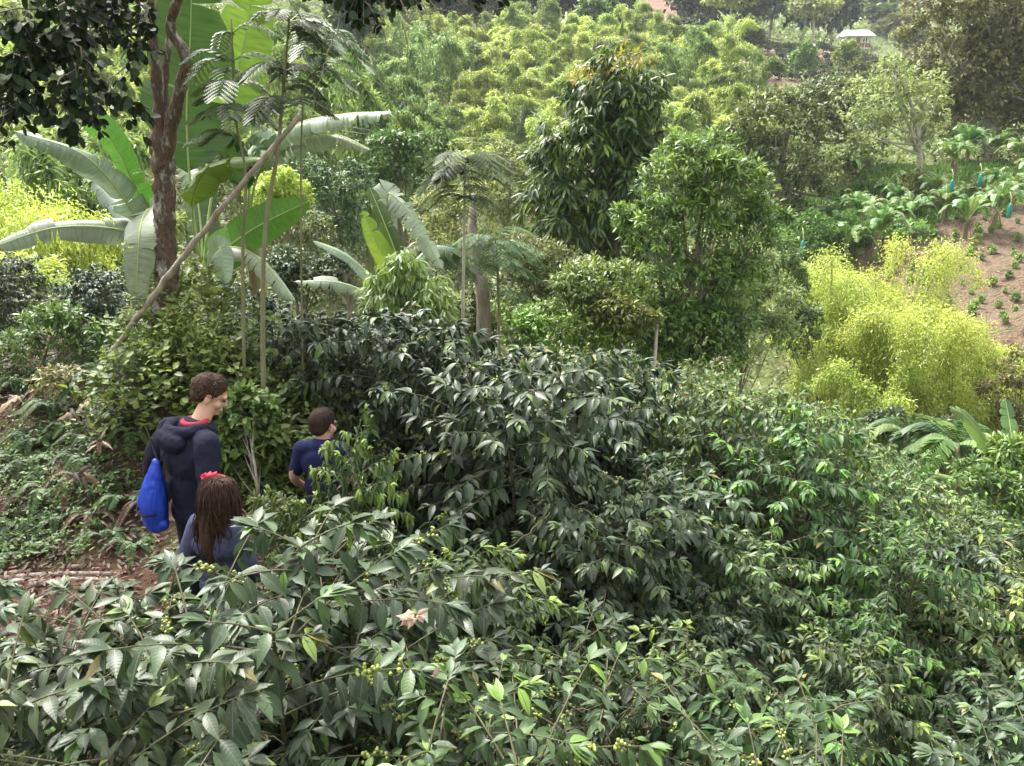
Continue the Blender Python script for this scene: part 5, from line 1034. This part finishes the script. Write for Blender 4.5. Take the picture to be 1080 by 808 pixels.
def bake(G, name, mat, parent, voxel, smooth=3, disp=0.0, dscale=.12):
    me = G.mesh(name, mat); o = bpy.data.objects.new(name, me); S.collection.objects.link(o)
    m = o.modifiers.new('r', 'REMESH'); m.mode = 'VOXEL'; m.voxel_size = voxel; m.use_smooth_shade = True
    if smooth: q = o.modifiers.new('s', 'SMOOTH'); q.factor = .5; q.iterations = smooth
    if disp:
        tx = bpy.data.textures.new('folds', 'CLOUDS'); tx.noise_scale = dscale; d = o.modifiers.new('d', 'DISPLACE'); d.texture = tx; d.strength = disp; d.mid_level = .5
    dg = bpy.context.evaluated_depsgraph_get(); ev = o.evaluated_get(dg); nm = bpy.data.meshes.new_from_object(ev)
    o.modifiers.clear(); o.data = nm; nm.materials.clear(); nm.materials.append(mat)
    for pl in nm.polygons: pl.use_smooth = True
    o.parent = parent; return o
def ell(G, c, r, rot=None, nu=20, nv=14):
    g = Geo(); ball(g, (0, 0, 0), 1, nu, nv); V = g.V[0] * np.array(r)
    if rot is not None: V = V @ np.array(rot).T
    G.add(V + np.array(c), [f for f in g.F])
def cap(G, pts, rads, n=14):
    pts = np.array(pts, float); k = 10 * (len(pts) - 1) + 1; c = smooth_path(pts, k); r = np.interp(np.linspace(0, len(pts) - 1, k), range(len(pts)), rads)
    tube(G, c, r, n); ell(G, c[0], [r[0]] * 3, nu=12, nv=8); ell(G, c[-1], [r[-1]] * 3, nu=12, nv=8)
def hand(G, w_, d, pn, curl=.5, s=1.0):
    """wrist point, forearm direction, palm normal"""
    d = nrm(np.array(d, float)); pn = np.array(pn, float); pn = nrm(pn - d * pn.dot(d)); sd = np.cross(d, pn); w_ = np.array(w_, float)
    Rm = np.stack([sd, d, pn], 1); ell(G, w_ + d * .045 * s, (.040 * s, .05 * s, .016 * s), Rm)
    for k, (off, ln) in enumerate(((-.030, .068), (-.010, .078), (.010, .073), (.029, .058))):
        b = w_ + d * .082 * s + sd * off * s; a1 = curl * .7; a2 = curl * 1.7
        p1 = b + (d * math.cos(a1) + pn * math.sin(a1)) * ln * .5 * s; p2 = p1 + (d * math.cos(a2) + pn * math.sin(a2)) * ln * .5 * s
        cap(G, [b - d * .02 * s, p1, p2], [.0088 * s, .008 * s, .0065 * s], 8)
    b = w_ + d * .02 * s - sd * .030 * s; cap(G, [b, b + (d * .6 - sd * .7 + pn * .3) * .035 * s, b + (d * 1.3 - sd * .8 + pn * .7) * .045 * s], [.011 * s, .0095 * s, .0075 * s], 8)
def rotm(yaw, pitch, roll=0): return np.array((Matrix.Rotation(yaw, 3, 'Z') @ Matrix.Rotation(roll, 3, 'Y') @ Matrix.Rotation(pitch, 3, 'X')))
def head(G, Rm, c, s=1.0):
    def P(v): return Rm @ (np.array(v) * s) + c
    ell(G, P((0, -.012, .028)), np.array((.074, .092, .084)) * s, Rm); ell(G, P((0, .022, -.038)), np.array((.056, .066, .066)) * s, Rm)
    ell(G, P((0, .060, -.088)), np.array((.026, .026, .018)) * s, Rm); ell(G, P((0, .078, .018)), np.array((.045, .014, .014)) * s, Rm)
    cap(G, [P((0, .085, .012)), P((0, .097, -.018)), P((0, .099, -.028))], [.007 * s, .010 * s, .012 * s], 10)
    ell(G, P((0, .088, -.060)), np.array((.022, .010, .006)) * s, Rm); ell(G, P((0, .086, -.070)), np.array((.019, .010, .006)) * s, Rm)
    for k in (-1, 1):
        ell(G, P((k * .080, -.006, -.012)), np.array((.010, .018, .032)) * s, Rm); ell(G, P((k * .040, .055, -.030)), np.array((.022, .022, .022)) * s, Rm)
def strands(G, Rm, c, s, n, L, lo=-.1, w_=.012, wind=.6, drop=0.0, back=True):
    for _ in range(n):
        v = unit(1)[0]
        if v[2] < lo: v[2] = -v[2]
        if v[1] > .35 and v[2] < .55: continue
        p = np.array(v) * (.080, .098, .093) + [0, -.014, .030]; d = np.array([v[0] * .3, -wind * .4, 0]) + np.cross(v, [1, 0, 0]) * .7 * (1 if v[1] > 0 else -1) + unit(1)[0] * .35 + v * .25; d[2] -= drop
        leaves(G, [Rm @ (p * s) + c], [Rm @ d], [Rm @ v], L * s * rng.uniform(.6, 1.2), w_ * s, T_MID, .5, .35, .1)

def person(label, top_px, Y, H, yaw, headyaw, headpitch, arms, cols, kind, fwd=.055, broad=1.0):
    top = ray(*top_px, Y); g = tz(top[0], top[1]); sc = (top[2] - g) / H
    sc = max(.85, min(1.15, sc)); gz = top[2] - H * sc
    top = top - np.array([-math.sin(yaw) * fwd, math.cos(yaw) * fwd, 0])
    root = empty('person', (top[0], top[1], gz), yaw); root.scale = (sc, sc, sc); tag(root, label, 'person')
    k = H / 1.68; B = Geo(); hs = 1.0 if H > 1.5 else .95
    lean = .03 * k; hip = .87 * k; sh = 1.36 * k; hc = np.array([0, fwd * k, H - .115 * hs]); Rm = rotm(headyaw, headpitch); sw = .165 * k * broad; nf = max(0, fwd - .055)
    # skin body
    head(B, Rm, hc, hs)
    cap(B, [(0, -.005, sh - .03), (0, .012 + nf * .5, sh + .05 * k), tuple(hc + [0, -.02, -.06])], [.062 * k, .052 * k, .050 * hs])
    ell(B, (0, 0, sh - .12 * k), (.155 * k, .09 * k, .17 * k)); ell(B, (0, 0, 1.04 * k), (.125 * k, .085 * k, .17 * k)); ell(B, (0, 0, hip + .03), (.14 * k, .09 * k, .12 * k))
    legs = []
    for sd, st in ((-1, -.14), (1, .16)):
        hp = np.array([sd * .085 * k, 0, hip]); ft = np.array([sd * .09 * k, st, .075 * k]); kn = (hp + ft) / 2 + [0, .05, .02]; legs.append((hp, kn, ft))
        cap(B, [hp, kn, ft], [.078 * k, .055 * k, .038 * k])
    for (el_, wr, pn, cu) in arms:
        sd = 1 if el_[0] > 0 else -1; s0 = np.array([sd * sw, 0, sh]); el_ = np.array(el_) * k; wr = np.array(wr) * k
        cap(B, [s0, el_, wr], [.050 * k, .038 * k, .026 * k]); hand(B, wr, wr - el_, pn, cu, k)
    bake(B, 'body', M['skin'], root, .0055, 2)
    # eyes
    for q in (-1, 1):
        E = Geo(); ell(E, Rm @ (np.array([q * .032, .082, .0]) * hs) + hc, (.009, .009, .006), nu=10, nv=8); E.obj('eye', M['eye'], root)
    # top
    C = Geo(); pad = .022 if kind != 'tee' else .014
    ell(C, (0, -.005, sh - .11 * k), (.172 * k * broad + pad, .105 * k + pad, .17 * k)); ell(C, (0, 0, 1.05 * k), (.15 * k + pad, .105 * k + pad, .2 * k)); ell(C, (0, 0, .92 * k), (.155 * k + pad, .11 * k + pad, .13 * k))
    cap(C, [(-sw, 0, sh), (0, -.01 + nf * .4, sh + .025 * k), (sw, 0, sh)], [.062 * k, .075 * k, .062 * k])
    for (el_, wr, pn, cu) in arms:
        sd = 1 if el_[0] > 0 else -1; s0 = np.array([sd * sw, 0, sh]); e2 = np.array(el_) * k; w2 = np.array(wr) * k
        if kind == 'tee': cap(C, [s0, s0 + (e2 - s0) * .75], [.070 * k, .058 * k])
        else: cap(C, [s0, e2, e2 + (w2 - e2) * .93], [.072 * k, .058 * k, .043 * k])
    if kind == 'hood': pass
    bake(C, 'jacket' if kind == 'hood' else 'shirt', M[cols[0]], root, .0075, 3, .022 if kind == 'hood' else .012, .09)
    if kind == 'hood':
        Hd = Geo(); ell(Hd, (0, -.105, sh + .005), (.125, .062, .075), rotm(0, .5)); 
        a = np.linspace(-2.5, 2.5, 13); cap(Hd, [(.105 * math.sin(q), .02 - .115 * math.cos(q), sh + .062 - .03 * (math.cos(q) < -.3)) for q in a], [.032] * 13); bake(Hd, 'hood', M[cols[0]], root, .007, 3, .02, .06)
        Rc = Geo(); a = np.linspace(0, TAU, 13); cap(Rc, [(.062 * math.sin(q), .05 - .062 * math.cos(q), sh + .078) for q in a], [.016] * 13); bake(Rc, 'collar', M['redcloth'], root, .005, 1)
    # trousers
    Tn = Geo(); ell(Tn, (0, 0, hip), (.155 * k, .105 * k, .12 * k))
    for hp, kn, ft in legs: cap(Tn, [hp, kn, ft + [0, 0, .03]], [.095 * k, .072 * k, .058 * k])
    bake(Tn, 'trousers', M[cols[1]], root, .009, 2, .012, .08)
    for hp, kn, ft in legs:
        Sh = Geo(); ell(Sh, (ft[0], ft[1] + .055 * k, .045 * k), (.045 * k, .125 * k, .042 * k)); ell(Sh, (ft[0], ft[1] - .01, .075 * k), (.045 * k, .05 * k, .05 * k)); bake(Sh, 'shoe', M['shoe'], root, .008, 2)
    # hair
    Hh = Geo()
    def P(v): return Rm @ (np.array(v) * hs) + hc
    if kind == 'girl':
        ell(Hh, P((0, -.018, .036)), np.array((.083, .100, .090)) * hs, Rm)
        cap(Hh, [P((0, -.05, 0)), P((0, -.07, -.08)), hc + [0, -.105, -.18], hc + [0.01, -.105, -.27]], [.066, .056, .048, .026]); bake(Hh, 'hair', M[cols[2]], root, .008, 2)
        St = Geo()
        for q in range(1100):
            a = rng.uniform(-2.2, 2.2); v = np.array([.078 * math.sin(a), -.018 - .096 * math.cos(a), rng.uniform(.0, .085)]); rr = math.sqrt(max(.05, 1 - ((v[2] - .036) / .095) ** 2)); v[0] *= rr; v[1] = -.018 + (v[1] + .018) * rr
            p0 = P(v * 1.05 + [0, 0, .004]); L = rng.uniform(.20, .34); o_ = np.array([math.sin(a), -math.cos(a), 0]) * rng.uniform(-.01, .022)
            if q % 2: p0 = P((rng.normal(0, .012), -.02 + rng.normal(0, .02), .130)); pm = P(v * 1.09 + [0, 0, .02])
            c = smooth_path([p0, pm, pm + o_ * .8 + [0, -.01, -L * .4], pm + o_ + [rng.normal(0, .035), -.01 + rng.normal(0, .01), -L]], 12) if q % 2 else smooth_path([p0, p0 + o_ * .7 + [0, -.01, -L * .35], p0 + o_ * 1.0 + [rng.normal(0, .015), -.02, -L * .7], p0 + o_ * .8 + [rng.normal(0, .03), -.01 + rng.normal(0, .015), -L]], 12)
            tube(St, c, np.linspace(.0042, .0014, 12), 3, cap=False)
        St.obj('hair_strands', M[cols[2]], root)
    else:
        ell(Hh, P((0, -.020, .036)), np.array((.079, .097, .087)) * hs, Rm); ell(Hh, P((0, -.055, -.012)), np.array((.066, .052, .055)) * hs, Rm)
        bake(Hh, 'hair', M[cols[2]], root, .006, 2); St = Geo(); strands(St, Rm, hc, hs, 1300, .022 if kind == 'hood' else .014, -.25, .005, .5, .1); St.obj('hair_strands', M[cols[2]], root)
    return root, hc, Rm, sc, sh, k

def yaw_of(fx, fy): return math.atan2(-fx, fy)
r1, hc1, Rm1, sc1, sh1, k1 = person('tall boy in a navy hooded jacket looking down, blue bag on his back', (217, 396), 4.5, 1.68, yaw_of(.62, .78), yaw_of(.95, .30) - yaw_of(.62, .78), math.radians(-28),
    [((-.31, -.07, 1.13), (-.33, -.02, .88), (1, 0, 0), .5), ((.26, -.05, 1.10), (.22, .07, .90), (-1, 0, 0), .7)], ('navy', 'navy', 'hair_brown'), 'hood', .16, 1.12)
# drawstring bag on his back: a thing of its own
bag = empty('drawstring_bag', r1.matrix_basis @ Vector((-.10, -.19, 1.0)), r1.rotation_euler.z); tag(bag, "bright blue drawstring bag hanging on the tall boy's back", 'bag')
G = Geo(); cap(G, [(.06, .015, .27), (.03, 0, .14), (0, -.02, 0), (-.01, -.015, -.10)], [.030, .078, .112, .100], 18); ell(G, (0, -.01, -.12), (.115, .075, .06)); b_ = bake(G, 'sack', M['bagblue'], bag, .006, 4, .020, .09)
for v in b_.data.vertices: v.co.y = v.co.y * .68
for q, nm_ in (((.075, .03, .27), (.16, .075, .43)), ((.05, .03, .27), (-.10, .06, .44))):
    G = Geo(); cap(G, [q, ((q[0] + nm_[0]) / 2, .045, (q[2] + nm_[2]) / 2), nm_], [.005, .005, .005], 6); G.obj('cord', M['strap'], bag)
G = Geo(); tube(G, smooth_path([(-.105, -.055, -.02), (-.04, -.098, -.035), (.04, -.098, -.04), (.10, -.055, -.03)], 14), .006, 6); G.obj('zip_band', M['navy'], bag)

r2, hc2, Rm2, sc2, sh2, k2 = person('small girl with long brown hair and a pink bow, seen from behind', (231, 506), 3.95, 1.18, yaw_of(.28, .96), math.radians(-4), math.radians(-12),
    [((-.25, -.05, 1.10), (-.20, .10, .92), (1, 0, 0), .6), ((.23, -.02, 1.10), (.18, .12, .92), (-1, 0, 0), .6)], ('greyblue', 'navy', 'hair_brown'), 'girl')
G = Geo()
for q in range(9):
    a = TAU * q / 9; leaves(G, [Rm2 @ np.array([.02 * math.cos(a), .012 * math.sin(a), 0])], [Rm2 @ np.array([math.cos(a), .4 * math.sin(a), .5 + .4 * math.sin(a)])], [Rm2 @ np.array([0, -1, .3])], .034, .026, T_HI, .5, .3, .3)
ell(G, (0, 0, .012), (.016, .016, .014)); o = G.obj('hair_bow', M['pink'], r2); o.location = Rm2 @ np.array([-.050, -.02, .118]) * .95 + hc2
G = Geo(); a = np.linspace(-1.5, .3, 20); tube(G, [Rm2 @ (np.array([.088 * math.sin(q), .008, .034 + .094 * math.cos(q)]) * .95) + hc2 for q in a], .006, 6); G.obj('headband', M['pink'], r2)

person('boy with short dark hair in a blue shirt, half hidden by leaves', (340, 431), 5.2, 1.36, yaw_of(.12, .99), math.radians(-22), math.radians(-10),
    [((-.25, -.02, 1.12), (-.22, .14, .95), (1, 0, 0), .6), ((.25, -.02, 1.12), (.22, .14, .95), (-1, 0, 0), .6)], ('blueshirt', 'navy', 'hair_dark'), 'tee')

# ------------------------------------------------------------------ haze
hz = Geo(); tv = [v.co for o in S.objects if o.get('kind') == 'structure' for v in o.data.vertices]; boxg(hz, (-660, -660, min(v.z for v in tv) - 1), (660, 660, max(v.z for v in tv) + 25)); ho = hz.obj('haze', bpy.data.materials.new('haze_air'), smooth=False); hm = ho.data.materials[0]; hm.use_nodes = True
n_ = hm.node_tree; n_.nodes.clear(); vo = n_.nodes.new('ShaderNodeVolumePrincipled'); vo.inputs['Color'].default_value = (.86, .92, 1, 1); vo.inputs['Density'].default_value = .00028; vo.inputs['Anisotropy'].default_value = .2
oo = n_.nodes.new('ShaderNodeOutputMaterial'); n_.links.new(vo.outputs[0], oo.inputs['Volume']); tag(ho, 'pale haze over the valley', 'haze', None, 'stuff')
